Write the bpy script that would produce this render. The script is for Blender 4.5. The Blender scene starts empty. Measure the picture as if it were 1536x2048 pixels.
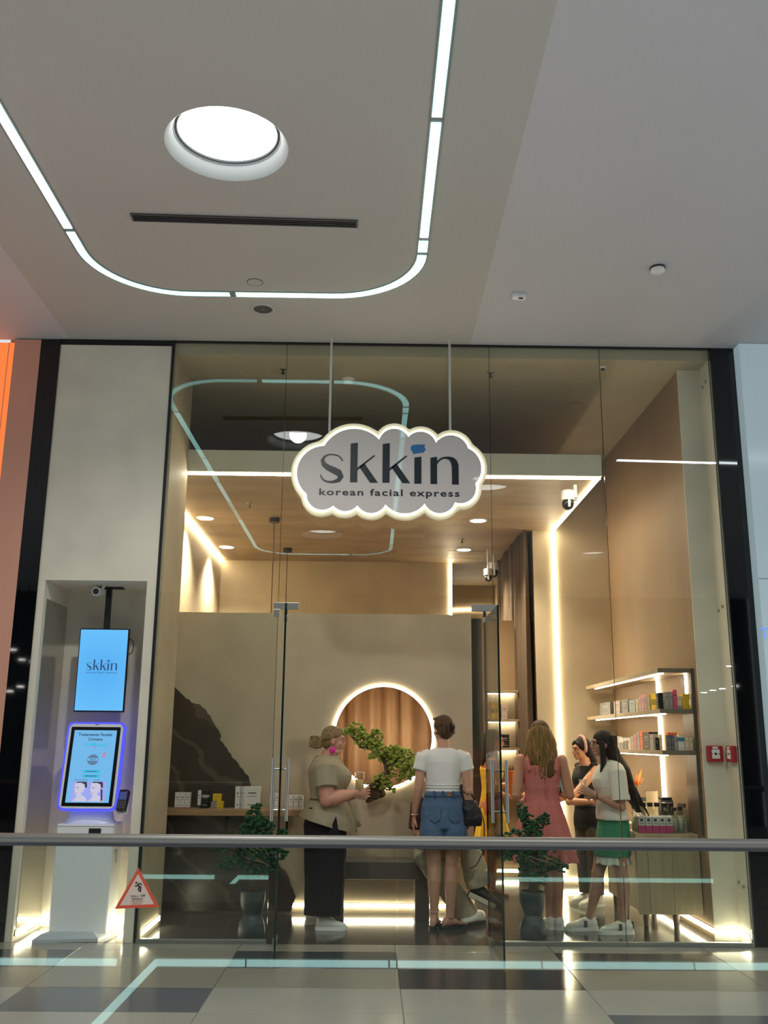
import bpy, bmesh, math, random
from mathutils import Vector, Matrix, noise
C = bpy.context.collection
SC = bpy.context.scene
PI = math.pi
rnd = random.Random(7)

# ------------------------------------------------------------------ camera
FPX, PITCH, YAW, ROLL, EYE = 1900.86, 0.236709, 0.0118687, 0.00925848, 1.5
cy, sy, cp, sp = math.cos(YAW), math.sin(YAW), math.cos(PITCH), math.sin(PITCH)
fwd = Vector((sy * cp, cy * cp, sp)); rt = Vector((cy, -sy, 0)); up = rt.cross(fwd)
rt, up = math.cos(ROLL) * rt + math.sin(ROLL) * up, -math.sin(ROLL) * rt + math.cos(ROLL) * up
cam_data = bpy.data.cameras.new('camera'); cam = bpy.data.objects.new('camera', cam_data); C.objects.link(cam)
cam.matrix_world = Matrix(((rt.x, up.x, -fwd.x, 0), (rt.y, up.y, -fwd.y, 0), (rt.z, up.z, -fwd.z, EYE), (0, 0, 0, 1)))
cam_data.sensor_fit = 'VERTICAL'; cam_data.sensor_height = 36.0; cam_data.lens = 36.0 * FPX / 2048
cam_data.clip_start = 0.05; cam_data.clip_end = 200
SC.camera = cam
# ------------------------------------------------------------------ exposure, world
SC.view_settings.view_transform = 'Standard'; SC.view_settings.look = 'None'
SC.view_settings.gamma = 1.0; SC.view_settings.exposure = 0.18; SC.view_settings.use_curve_mapping = False
SC.cycles.transparent_max_bounces = 24; SC.cycles.max_bounces = 10
SC.cycles.diffuse_bounces = 4; SC.cycles.glossy_bounces = 5; SC.cycles.sample_clamp_indirect = 6.0
world = bpy.data.worlds.new('mall_ambience'); SC.world = world; world.use_nodes = True
bg = world.node_tree.nodes['Background']
bg.inputs[0].default_value = (0.93, 0.97, 1.0, 1); bg.inputs[1].default_value = 0.70   # daylight and far shops beyond the atrium
# ------------------------------------------------------------------ lamp strengths (used by the lamps' builders)
WARM = (1.0, 0.80, 0.54); NEUT = (1.0, 0.90, 0.72); COOL = (0.52, 1.0, 0.96)
E_DOME, E_LOOP, E_STRIP, E_SHELF, E_BASE, E_RING = 5.0, 3.4, 40.0, 24.0, 24.0, 24.0
P_DOWN = 400.0; P_DOME = 270.0

# ------------------------------------------------------------------ helpers
def lin(h):
    h = h.lstrip('#'); o = []
    for i in (0, 2, 4):
        v = int(h[i:i + 2], 16) / 255
        o.append(v / 12.92 if v <= 0.04045 else ((v + 0.055) / 1.055) ** 2.4)
    return tuple(o)

def mat(name, col, rough=0.5, metal=0.0, var=0.0, scale=3.0, bump=0.0, bscale=None, stretch=None, coat=0.0, spec=0.5, detail=4.0, trans=0.0):
    if isinstance(col, str): col = lin(col)
    m = bpy.data.materials.new(name); m.use_nodes = True
    nt = m.node_tree; N = nt.nodes; L = nt.links; b = N['Principled BSDF']
    b.inputs['Base Color'].default_value = (*col, 1); b.inputs['Roughness'].default_value = rough
    b.inputs['Metallic'].default_value = metal; b.inputs['Specular IOR Level'].default_value = spec
    b.inputs['Coat Weight'].default_value = coat; b.inputs['Transmission Weight'].default_value = trans
    if var or bump:
        tc = N.new('ShaderNodeTexCoord'); mp = N.new('ShaderNodeMapping')
        L.new(tc.outputs['Object'], mp.inputs['Vector'])
        if stretch: mp.inputs['Scale'].default_value = stretch
        nz = N.new('ShaderNodeTexNoise'); nz.inputs['Scale'].default_value = scale; nz.inputs['Detail'].default_value = detail
        L.new(mp.outputs['Vector'], nz.inputs['Vector'])
        if var:
            mr = N.new('ShaderNodeMapRange'); mr.inputs[1].default_value = 0.3; mr.inputs[2].default_value = 0.7
            L.new(nz.outputs['Fac'], mr.inputs[0])
            mx = N.new('ShaderNodeMix'); mx.data_type = 'RGBA'
            mx.inputs[6].default_value = (*[min(1, c * (1 + var)) for c in col], 1)
            mx.inputs[7].default_value = (*[c * (1 - var) for c in col], 1)
            L.new(mr.outputs[0], mx.inputs[0]); L.new(mx.outputs[2], b.inputs['Base Color'])
        if bump:
            n2 = nz
            if bscale:
                n2 = N.new('ShaderNodeTexNoise'); n2.inputs['Scale'].default_value = bscale; n2.inputs['Detail'].default_value = 3
                L.new(mp.outputs['Vector'], n2.inputs['Vector'])
            bp = N.new('ShaderNodeBump'); bp.inputs['Strength'].default_value = bump; bp.inputs['Distance'].default_value = 0.02
            L.new(n2.outputs['Fac'], bp.inputs['Height']); L.new(bp.outputs[0], b.inputs['Normal'])
    return m

def emit(name, col, s, base=0.02):
    m = bpy.data.materials.new(name); m.use_nodes = True; nt = m.node_tree
    b = nt.nodes['Principled BSDF']; b.inputs['Base Color'].default_value = (base, base, base, 1)
    b.inputs['Emission Color'].default_value = (*col, 1); b.inputs['Emission Strength'].default_value = s
    return m

def glass(name, tint=(0.93, 0.97, 0.95), ior=1.5, refl=1.0):
    m = bpy.data.materials.new(name); m.use_nodes = True; nt = m.node_tree; N = nt.nodes; L = nt.links
    N.remove(N['Principled BSDF']); out = N['Material Output']
    tr = N.new('ShaderNodeBsdfTransparent'); tr.inputs[0].default_value = (*tint, 1)
    gl = N.new('ShaderNodeBsdfGlossy'); gl.inputs['Roughness'].default_value = 0.0
    gl.inputs['Color'].default_value = (refl, refl, refl, 1)
    fr = N.new('ShaderNodeFresnel'); ge = N.new('ShaderNodeNewGeometry'); mr = N.new('ShaderNodeMapRange')   # same reflectance from either side of a pane
    mr.inputs[3].default_value = ior; mr.inputs[4].default_value = 1.0 / ior; L.new(ge.outputs['Backfacing'], mr.inputs[0]); L.new(mr.outputs[0], fr.inputs[0])
    mx = N.new('ShaderNodeMixShader')
    L.new(fr.outputs[0], mx.inputs[0]); L.new(tr.outputs[0], mx.inputs[1]); L.new(gl.outputs[0], mx.inputs[2])
    L.new(mx.outputs[0], out.inputs[0])
    return m

class B:
    """collects shapes into one bmesh"""
    def __init__(s): s.bm = bmesh.new()
    def box(s, x0, x1, y0, y1, z0, z1, bev=0.0, M=None):
        r = bmesh.ops.create_cube(s.bm, size=1.0)
        T = Matrix.Translation(((x0 + x1) / 2, (y0 + y1) / 2, (z0 + z1) / 2)) @ Matrix.Diagonal((abs(x1 - x0), abs(y1 - y0), abs(z1 - z0), 1))
        bmesh.ops.transform(s.bm, matrix=T, verts=r['verts'])
        vs = r['verts']
        if bev:
            es = list({e for v in vs for e in v.link_edges})
            q = bmesh.ops.bevel(s.bm, geom=es, offset=bev, segments=2, affect='EDGES', profile=0.5)
            vs = list({v for f in q['faces'] for v in f.verts} | {v for v in vs if v.is_valid})
        if M is not None: bmesh.ops.transform(s.bm, matrix=M, verts=vs)
        return s
    def ring(s, c, u, v, n):
        return [s.bm.verts.new(c + u * math.cos(2 * PI * i / n) + v * math.sin(2 * PI * i / n)) for i in range(n)]
    def loft(s, secs, n=16, caps=True):
        rs = [s.ring(Vector(c), Vector(u), Vector(v), n) for c, u, v in secs]
        for a, b in zip(rs, rs[1:]):
            for i in range(n): s.bm.faces.new((a[i], a[(i + 1) % n], b[(i + 1) % n], b[i]))
        if caps:
            s.bm.faces.new(rs[0][::-1]); s.bm.faces.new(rs[-1])
        return s
    def tube(s, pts, rad, n=10, caps=True, flat=1.0, ref=None):
        pts = [Vector(p) for p in pts]
        if not hasattr(rad, '__len__'): rad = [rad] * len(pts)
        ref = Vector(ref) if ref else None; secs = []
        for i, p in enumerate(pts):
            t = (pts[min(i + 1, len(pts) - 1)] - pts[max(i - 1, 0)]).normalized()
            if ref is None: ref = Vector((0, 0, 1)) if abs(t.z) < 0.9 else Vector((1, 0, 0))
            u = (ref - t * ref.dot(t))
            if u.length < 1e-4: u = t.orthogonal()
            u.normalize(); v = t.cross(u); ref = u
            secs.append((p, u * rad[i], v * rad[i] * flat))
        return s.loft(secs, n, caps)
    def cyl(s, p0, p1, r0, r1=None, n=20): return s.tube([p0, p1], [r0, r0 if r1 is None else r1], n)
    def ell(s, c, r, seg=16, M=None):
        q = bmesh.ops.create_uvsphere(s.bm, u_segments=seg, v_segments=max(6, seg // 2), radius=1.0)
        T = Matrix.Translation(c) @ (M if M is not None else Matrix()) @ Matrix.Diagonal((*r, 1))
        bmesh.ops.transform(s.bm, matrix=T, verts=q['verts']); return s
    def ico(s, c, r, sub=1):
        q = bmesh.ops.create_icosphere(s.bm, subdivisions=sub, radius=1.0)
        bmesh.ops.transform(s.bm, matrix=Matrix.Translation(c) @ Matrix.Diagonal((*(r if hasattr(r, '__len__') else (r, r, r)), 1)), verts=q['verts']); return q['verts']
    def lathe(s, prof, c=(0, 0, 0), n=40, closed=False):
        c = Vector(c)
        rs = [s.ring(c + Vector((0, 0, z)), Vector((r, 0, 0)), Vector((0, r, 0)), n) for r, z in prof]
        for a, b in zip(rs, rs[1:]):
            for i in range(n): s.bm.faces.new((a[i], a[(i + 1) % n], b[(i + 1) % n], b[i]))
        if closed:
            s.bm.faces.new(rs[0][::-1]); s.bm.faces.new(rs[-1])
        return s
    def prism(s, poly, o, u, v, d):
        """polygon poly (2-D) in plane o,u,v, extruded by vector d"""
        o, u, v, d = Vector(o), Vector(u), Vector(v), Vector(d)
        a = [s.bm.verts.new(o + u * p[0] + v * p[1]) for p in poly]
        b = [s.bm.verts.new(x.co + d) for x in a]
        s.bm.faces.new(a); s.bm.faces.new(b[::-1])
        for i in range(len(a)): s.bm.faces.new((a[i], b[i], b[(i + 1) % len(a)], a[(i + 1) % len(a)]))
        return s
    def quads(s, L, R, o, u, v, d):
        """ribbon between two 2-D polylines, extruded"""
        o, u, v, d = Vector(o), Vector(u), Vector(v), Vector(d)
        f = lambda p, k: s.bm.verts.new(o + u * p[0] + v * p[1] + d * k)
        a = [(f(l, 0), f(r, 0), f(l, 1), f(r, 1)) for l, r in zip(L, R)]
        for p, q in zip(a, a[1:]):
            s.bm.faces.new((p[0], p[1], q[1], q[0])); s.bm.faces.new((p[2], q[2], q[3], p[3]))
            s.bm.faces.new((p[0], q[0], q[2], p[2])); s.bm.faces.new((p[1], p[3], q[3], q[1]))
        s.bm.faces.new((a[0][0], a[0][2], a[0][3], a[0][1])); s.bm.faces.new((a[-1][0], a[-1][1], a[-1][3], a[-1][2]))
        return s
    def xf(s, M): bmesh.ops.transform(s.bm, matrix=M, verts=s.bm.verts[:]); return s
    def join(s, other, M=None):
        me = bpy.data.meshes.new('tmp'); other.bm.to_mesh(me)
        if M is not None: me.transform(M)
        s.bm.from_mesh(me); bpy.data.meshes.remove(me); return s

def obj(name, b, m, parent=None, smooth=False, loc=None, sharp=None):
    me = bpy.data.meshes.new(name)
    bmesh.ops.recalc_face_normals(b.bm, faces=b.bm.faces[:])
    b.bm.to_mesh(me); b.bm.free()
    if smooth:
        me.polygons.foreach_set('use_smooth', [True] * len(me.polygons))
        if sharp: me.set_sharp_from_angle(angle=math.radians(sharp))
    for k in (m if isinstance(m, (list, tuple)) else [m]): me.materials.append(k)
    o = bpy.data.objects.new(name, me); C.objects.link(o)
    if parent: o.parent = parent
    if loc: o.location = loc
    return o

def tag(o, label, cat, group=None):
    o['label'] = label; o['category'] = cat
    if group: o['group'] = group
    return o

def thing(name, label, cat, loc=(0, 0, 0), rz=0.0, group=None, scale=1.0):
    o = bpy.data.objects.new(name, None); C.objects.link(o); o.empty_display_size = 0.05
    o.location = loc; o.rotation_euler = (0, 0, rz); o.scale = (scale,) * 3
    return tag(o, label, cat, group)

def struct(name, b, m, parent=None, smooth=False):
    o = obj(name, b, m, parent, smooth)
    if parent is None: o['kind'] = 'structure'
    return o

def box1(name, x0, x1, y0, y1, z0, z1, m, parent=None, bev=0.0):
    return obj(name, B().box(x0, x1, y0, y1, z0, z1, bev), m, parent)

def text(name, body, size, m, parent, M, sx=1.0, space=1.0, ext=0.0005, off=0.0, align='CENTER', mirror=False, fit=None):
    cu = bpy.data.curves.new(name, 'FONT'); cu.body = body; cu.size = size; cu.extrude = ext; cu.offset = off
    cu.align_x = align; cu.space_character = space; cu.resolution_u = 3
    t = bpy.data.objects.new(name, cu); C.objects.link(t)
    dg = bpy.context.evaluated_depsgraph_get()
    me = bpy.data.meshes.new_from_object(t.evaluated_get(dg)); bpy.data.objects.remove(t)
    if fit:
        xs = [v.co.x for v in me.vertices]; sx = fit / (max(xs) - min(xs))
    me.transform(M @ Matrix.Diagonal((-sx if mirror else sx, 1, 1, 1))); me.materials.clear(); me.materials.append(m)
    o = bpy.data.objects.new(name, me); C.objects.link(o)
    if parent: o.parent = parent
    return o

FACE = Matrix(((1, 0, 0, 0), (0, 0, -1, 0), (0, 1, 0, 0), (0, 0, 0, 1)))   # text plane facing -Y
def at(x, y, z): return Matrix.Translation((x, y, z)) @ FACE

def remesh(b, voxel, smooth=3, factor=0.5):
    """fuse overlapping closed shapes into one continuous skin"""
    me = bpy.data.meshes.new('raw'); bmesh.ops.recalc_face_normals(b.bm, faces=b.bm.faces[:]); b.bm.to_mesh(me); b.bm.free()
    o = bpy.data.objects.new('raw', me); C.objects.link(o)
    r = o.modifiers.new('r', 'REMESH'); r.mode = 'VOXEL'; r.voxel_size = voxel; r.use_smooth_shade = True
    if smooth:
        s = o.modifiers.new('s', 'SMOOTH'); s.factor = factor; s.iterations = smooth
    dg = bpy.context.evaluated_depsgraph_get()
    out = bpy.data.meshes.new_from_object(o.evaluated_get(dg)); bpy.data.objects.remove(o); bpy.data.meshes.remove(me)
    out.polygons.foreach_set('use_smooth', [True] * len(out.polygons))
    return out

def obj_me(name, me, m, parent=None):
    me.name = name; me.materials.clear(); me.materials.append(m)
    o = bpy.data.objects.new(name, me); C.objects.link(o)
    if parent: o.parent = parent
    return o

# ------------------------------------------------------------------ materials
PLASTER = mat('beige_plaster', '#b3a48a', 0.62, var=0.13, scale=1.6, bump=0.10, bscale=9, detail=6)
PLASTER_OUT = mat('greige_plaster', '#d8d1bf', 0.6, var=0.12, scale=1.6, bump=0.08, bscale=8, detail=6)
PLASTER_BROWN = mat('tan_plaster', '#937858', 0.6, var=0.16, scale=1.2, bump=0.10, bscale=7, stretch=(1, 1, 0.4), detail=6)
CEIL = mat('ceiling_paint', '#b2b0a9', 0.75, var=0.015, scale=0.8)
CEIL_LIT = mat('ceiling_paint_lit', '#bdbdbe', 0.7, var=0.015, scale=0.8)  # lighter copy of the ceiling paint: brighter shading of the outer parts, put into colour
RAFTM = mat('raft_plaster', '#a08a6c', 0.55, var=0.22, scale=1.8, bump=0.12, bscale=6, stretch=(0.5, 1.6, 1), detail=7)
DARKCEIL = mat('void_ceiling_plaster', '#aaa088', 0.7, var=0.10, scale=1.2)
TILE_L = mat('light_stone_tile', '#989387', 0.16, var=0.05, scale=2.5, detail=7)
TILE_D = mat('dark_stone_tile', '#383a3e', 0.16, var=0.06, scale=2.5, detail=7)
GROUT = mat('tile_grout', '#5b5852', 0.7)
SHOPFLOOR = mat('polished_concrete', '#4b4844', 0.11, var=0.12, scale=1.2, detail=6, spec=0.7)
BLACKGLASS = mat('black_glass', '#06080b', 0.03, spec=0.6)
BLACK = mat('black_paint', '#0d0e10', 0.45)
BLACKFRAME = mat('black_metal', '#101316', 0.4)
STEEL = mat('brushed_steel', '#b4b2ac', 0.32, metal=1.0, var=0.05, scale=30, stretch=(1, 40, 40))
RAILM = mat('satin_rail', '#7d7c78', 0.45, metal=0.6)
ALU = mat('aluminium', '#a3a39f', 0.35, metal=0.8)
GLASSM = glass('shop_glass', (0.955, 0.975, 0.955))
GLASSD = glass('door_glass', (0.955, 0.975, 0.955), refl=0.5)
GLASSR = glass('balustrade_glass', (0.90, 0.945, 0.92))
GLASSEDGE = mat('glass_edge', '#0c1f1c', 0.15)
WHITE = mat('white_plastic', '#e4e4e2', 0.35)
WOOD = mat('oak_wood', '#9a7a56', 0.42, var=0.16, scale=6, stretch=(0.6, 0.6, 8), detail=6)
WOODV = mat('ash_veneer', '#a08e70', 0.45, var=0.15, scale=7, stretch=(3, 3, 0.25), detail=6)
WOODD = mat('walnut_wood', '#5b4836', 0.42, var=0.18, scale=6, stretch=(6, 6, 0.3), detail=6)
MARBLE = mat('dark_marble', '#443d34', 0.25, var=0.35, scale=1.1, bump=0.08, bscale=5, detail=9)
_n = MARBLE.node_tree; _wv = _n.nodes.new('ShaderNodeTexWave'); _wv.inputs['Scale'].default_value = 0.9; _wv.inputs['Distortion'].default_value = 9.0; _wv.inputs['Detail'].default_value = 5.0; _wv.inputs['Detail Scale'].default_value = 1.4
_tc = _n.nodes.new('ShaderNodeTexCoord'); _mp = _n.nodes.new('ShaderNodeMapping'); _mp.inputs['Rotation'].default_value = (0.2, 0.9, 0.3); _n.links.new(_tc.outputs['Object'], _mp.inputs[0]); _n.links.new(_mp.outputs[0], _wv.inputs[0])
_rp = _n.nodes.new('ShaderNodeValToRGB'); _rp.color_ramp.elements[0].position = 0.90; _rp.color_ramp.elements[0].color = (0, 0, 0, 1); _rp.color_ramp.elements[1].position = 1.0; _rp.color_ramp.elements[1].color = (0.22, 0.22, 0.22, 1); _n.links.new(_wv.outputs['Fac'], _rp.inputs[0])
_mx = _n.nodes.new('ShaderNodeMix'); _mx.data_type = 'RGBA'; _b = _n.nodes['Principled BSDF']; _src = _b.inputs['Base Color'].links[0].from_socket
_n.links.new(_rp.outputs[0], _mx.inputs[0]); _n.links.new(_src, _mx.inputs[6]); _mx.inputs[7].default_value = (*lin('#8d7f6c'), 1); _n.links.new(_mx.outputs[2], _b.inputs['Base Color'])
DRAPE = mat('taupe_drape', '#5f4e3e', 0.85, var=0.08, scale=14, stretch=(6, 6, 0.2))
DRAPE2 = mat('sand_drape', '#b98f66', 0.85, var=0.06, scale=14, stretch=(6, 6, 0.2))
PINKP = mat('terracotta_panel', '#d0967f', 0.55, var=0.03)
LED_W = emit('warm_led', WARM, E_STRIP)
LED_F = emit('front_edge_led', NEUT, 34.0)
LED_B = emit('base_led', (1.0, 0.84, 0.62), E_BASE)
LED_S = emit('shelf_led', (1.0, 0.84, 0.62), E_SHELF)
LED_R = emit('ring_led', (1.0, 0.88, 0.68), E_RING)
LED_C = emit('cool_led', COOL, E_LOOP)
LED_C2 = emit('cool_led_bright', (0.86, 0.95, 1.0), 20.0)
LED_E = emit('edge_led', (0.62, 1.0, 0.98), 4.6)
LED_CD = emit('cool_led_dim', (0.45, 1.0, 0.95), E_LOOP * 0.62)
LED_D = emit('dome_diffuser', (0.96, 1.0, 0.98), E_DOME)
# ================================================================== the mall around the shop
F = 7.78          # plane of the shop front
HC = 4.9          # mall ceiling
DOMES = [(-0.887, 4.95), (-0.85, -0.25), (1.60, 2.76), (4.12, -1.84)]
DR = 0.362

def slab_with_holes(x0, x1, y0, y1, z, holes, r):
    b = B(); bm = b.bm; q = r + 0.08
    xs = sorted({x0, x1, *[v for h in holes for v in (h[0] - q, h[0] + q) if x0 < v < x1]})
    ys = sorted({y0, y1, *[v for h in holes for v in (h[1] - q, h[1] + q) if y0 < v < y1]})
    for xa, xb in zip(xs, xs[1:]):
        for ya, yb in zip(ys, ys[1:]):
            cx, cyy = (xa + xb) / 2, (ya + yb) / 2
            if any(abs(cx - h[0]) < q and abs(cyy - h[1]) < q for h in holes): continue
            vs = [bm.verts.new((x, y, z)) for x, y in ((xa, ya), (xb, ya), (xb, yb), (xa, yb))]; bm.faces.new(vs)
    for hx, hy in holes:
        n = 48; inn = []; out = []
        for i in range(n):
            a = 2 * PI * i / n; c, s_ = math.cos(a), math.sin(a); k = q / max(abs(c), abs(s_))
            inn.append(bm.verts.new((hx + r * c, hy + r * s_, z))); out.append(bm.verts.new((hx + k * c, hy + k * s_, z)))
        for i in range(n): bm.faces.new((inn[i], out[i], out[(i + 1) % n], inn[(i + 1) % n]))
    return b

FOLD_L, FOLD_R = -2.67, 0.84  # ceiling stays flat; the shading change at these lines is painted in
struct('ceiling', slab_with_holes(FOLD_L, FOLD_R, -7.0, F + 0.03, HC, DOMES[:2], DR), CEIL)
struct('ceiling', slab_with_holes(FOLD_R, 9.0, -7.0, F + 0.03, HC, DOMES[2:], DR), CEIL_LIT)
struct('ceiling', slab_with_holes(-9.0, FOLD_L, -7.0, F + 0.03, HC, [], DR), CEIL_LIT)
box1('ceiling_backing', -9, 9, -7, F - 0.02, HC + 0.35, HC + 0.4, CEIL)['kind'] = 'structure'

DOME_LABELS = ['large round recessed ceiling light glowing above the shop entrance', 'round recessed ceiling light mirrored low in the shop glass, over the atrium',
               'round recessed ceiling light over the atrium, mirrored beside the cloud sign', 'round recessed ceiling light over the atrium, mirrored on the right of the shop glass']
for (dx, dy), lab in zip(DOMES, DOME_LABELS):
    t = thing('ceiling_light', lab, 'light', (dx, dy, HC))
    obj('flared_rim', B().lathe([(DR, 0), (DR - 0.012, 0.012), (0.335, 0.035), (0.318, 0.065), (0.310, 0.10), (0.310, 0.16)]), mat('dome_rim', '#a9acab', 0.5), t, True)
    obj('inner_ring', B().lathe([(0.310, 0.085), (0.300, 0.080), (0.292, 0.088), (0.292, 0.12), (0.310, 0.12)]), mat('dome_ring', '#5a5d60', 0.4), t, True)
    obj('diffuser', B().lathe([(0.0005, 0.098), (0.293, 0.098), (0.293, 0.112), (0.0005, 0.112)]), LED_D, t)
    ld = bpy.data.lights.new('dome_beam', 'SPOT'); ld.energy = P_DOME; ld.color = (1.0, 0.98, 0.93); ld.spot_size = math.radians(150); ld.spot_blend = 0.5; ld.shadow_soft_size = 0.10
    lo = bpy.data.objects.new('lamp', ld); C.objects.link(lo); lo.location = (0, 0, 0.08); lo.parent = t

# the cool light line let into the ceiling: a rounded rectangle
def loop_pts(x0, x1, y0, y1, r, seg=14):
    pts = []
    for cx, cyy, a0 in ((x1 - r, y1 - r, 0), (x0 + r, y1 - r, 90), (x0 + r, y0 + r, 180), (x1 - r, y0 + r, 270)):
        for i in range(seg + 1):
            a = math.radians(a0 + 90 * i / seg); pts.append(Vector((cx + r * math.cos(a), cyy + r * math.sin(a), 0)))
    return pts
def ribbon(b, pts, w, z0, z1):
    L, R = [], []
    for i, p in enumerate(pts):
        d = (pts[min(i + 1, len(pts) - 1)] - pts[max(i - 1, 0)]); d.z = 0; d.normalize(); n = Vector((-d.y, d.x, 0)) * w / 2
        L.append((p + n).to_tuple()[:2]); R.append((p - n).to_tuple()[:2])
    return b.quads(L, R, (0, 0, z0), (1, 0, 0), (0, 1, 0), (0, 0, z1 - z0))
lp = loop_pts(-2.11, 0.33, -1.95, 6.86, 0.66)
lp.append(lp[0].copy())
t = thing('ceiling_light_line', 'cool white light line tracing a rounded rectangle in the mall ceiling', 'light', (0, 0, 0))
obj('channel', ribbon(B(), lp, 0.085, HC - 0.004, HC + 0.02), mat('light_channel', '#7d807f', 0.5, metal=0.3), t)
# resample in separate diffuser lengths with small gaps
dense = []
for a, b2 in zip(lp, lp[1:]):
    k = max(1, int((b2 - a).length / 0.05))
    dense += [a.lerp(b2, i / k) for i in range(k)]
seg = 0; i = 0
while i < len(dense) - 3:
    n = rnd.choice((22, 26, 30, 34))
    pts = dense[i:i + n]
    if len(pts) > 3: obj('diffuser', ribbon(B(), pts, 0.058 if seg % 3 else 0.064, HC - 0.009, HC - 0.002), LED_CD if seg % 4 == 1 else LED_C, t)
    i += n; seg += 1
t2 = thing('ceiling_light_line', 'straight cool light line in the ceiling far right, mirrored in the shop glass', 'light', (0, 0, 0))
pr_ = [Vector((3.0, 4.36, 0)), Vector((5.0, 4.25, 0)), Vector((8.5, 4.1, 0))]
obj('channel', ribbon(B(), pr_, 0.085, HC - 0.004, HC + 0.02), mat('light_channel2', '#7d807f', 0.5), t2)
obj('diffuser', ribbon(B(), [pr_[0], pr_[1]], 0.058, HC - 0.009, HC - 0.002), LED_C2, t2)
obj('diffuser', ribbon(B(), [pr_[1] + Vector((0.05, 0, 0)), pr_[2]], 0.058, HC - 0.009, HC - 0.002), LED_C2, t2)

# slot vent
t = thing('ceiling_vent', 'long dark slot air vent in the mall ceiling', 'vent', (-0.883, 5.765, HC), math.radians(1.6))
obj('cavity', B().box(-0.745, 0.745, -0.035, 0.035, -0.003, 0.05), mat('vent_dark', '#0c0c0c', 0.8), t)
fb = B(); fb.box(-0.757, 0.757, -0.044, -0.034, -0.012, 0.0); fb.box(-0.757, 0.757, 0.034, 0.044, -0.012, 0.0); fb.box(-0.757, -0.745, -0.034, 0.034, -0.012, 0.0); fb.box(0.745, 0.757, -0.034, 0.034, -0.012, 0.0)
obj('frame', fb, mat('vent_frame', '#4a4a49', 0.5), t)
for yy in (-0.012, 0.012): obj('slat', B().box(-0.745, 0.745, yy - 0.003, yy + 0.003, -0.010, -0.002), mat('vent_slat', '#3a3a3a', 0.5), t)

t = thing('ceiling_speaker', 'round ceiling speaker with dark mesh in front of the shop', 'speaker', (-0.912, 7.115, HC))
obj('rim', B().lathe([(0.098, 0), (0.096, -0.010), (0.080, -0.012), (0.076, -0.004), (0.076, 0.0)]), mat('speaker_rim', '#b5b3ad', 0.5), t, True)
obj('mesh', B().lathe([(0.0005, -0.006), (0.077, -0.006), (0.077, 0.0)]), mat('speaker_mesh', '#4b4944', 0.7, bump=0.3, bscale=300), t)
obj('badge', B().box(-0.012, 0.012, -0.006, 0.006, -0.009, -0.005), ALU, t)
t = thing('access_hatch', 'small round flush hatch between light line and speaker', 'hatch', (-0.923, 6.66, HC))
obj('cover', B().lathe([(0.0005, -0.004), (0.055, -0.004), (0.058, 0.0)]), CEIL, t)
obj('seam', B().lathe([(0.058, -0.003), (0.062, -0.003), (0.062, 0.0)]), mat('seam', '#4a4843', 0.8), t)
t = thing('smoke_detector', 'round white smoke detector on the right part of the ceiling', 'detector', (2.067, 6.335, HC))
obj('base', B().lathe([(0.055, 0), (0.055, -0.012)], closed=True), mat('detector_gap', '#2a2a2a', 0.7), t)
obj('cover', B().lathe([(0.05, -0.012), (0.052, -0.03), (0.042, -0.042), (0.0005, -0.046)]), WHITE, t, True)
t = thing('motion_sensor', 'small square white sensor box on the ceiling right of the sign', 'sensor', (1.118, 6.80, HC), 0.15)
obj('housing', B().box(-0.05, 0.05, -0.03, 0.03, -0.035, 0.0, 0.005), WHITE, t)
obj('lens', B().ell((0.012, -0.012, -0.036), (0.022, 0.012, 0.007), 10), BLACK, t)

# ------------------------------------------------------------------ walkway of stone tiles
fl = struct('floor', B().box(-9, 9, 4.70, F + 0.0, -0.30, -0.008), GROUT)
COLS = [-2.12 + 1.1625 * (k - 5) for k in range(14)]
ROWS = [F - 0.005, 7.53, 6.992, 6.455, 5.905, 5.365, 4.83, 4.70]
tile_me = {}
def tile_mesh(w, d, dark):
    k = (round(w, 3), round(d, 3), dark)
    if k not in tile_me:
        b = B(); b.box(-w / 2, w / 2, -d / 2, d / 2, -0.02, 0.0, 0.0015)
        me = bpy.data.meshes.new('tile'); bmesh.ops.recalc_face_normals(b.bm, faces=b.bm.faces[:]); b.bm.to_mesh(me); b.bm.free()
        me.materials.append(TILE_D if dark else TILE_L); tile_me[k] = me
    return tile_me[k]
DARKS = {1: (-3.28, -0.966, 1.366, 3.7), 2: (0.20, 4.9), 3: (-2.12, 3.7), 4: (1.366, -3.28), 5: (-0.966, 4.9)}
for r in range(7):
    for c in range(13):
        x0, x1 = COLS[c], COLS[c + 1]; y1, y0 = ROWS[r], ROWS[r + 1]
        if x1 < -5.0 or x0 > 5.0: continue
        dark = any(abs(x0 - k) < 0.1 for k in DARKS.get(r, ()))
        o = bpy.data.objects.new('tile', tile_mesh(x1 - x0 - 0.005, y1 - y0 - 0.005, dark)); C.objects.link(o)
        o.location = ((x0 + x1) / 2, (y0 + y1) / 2, 0.0); o.parent = fl

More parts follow.
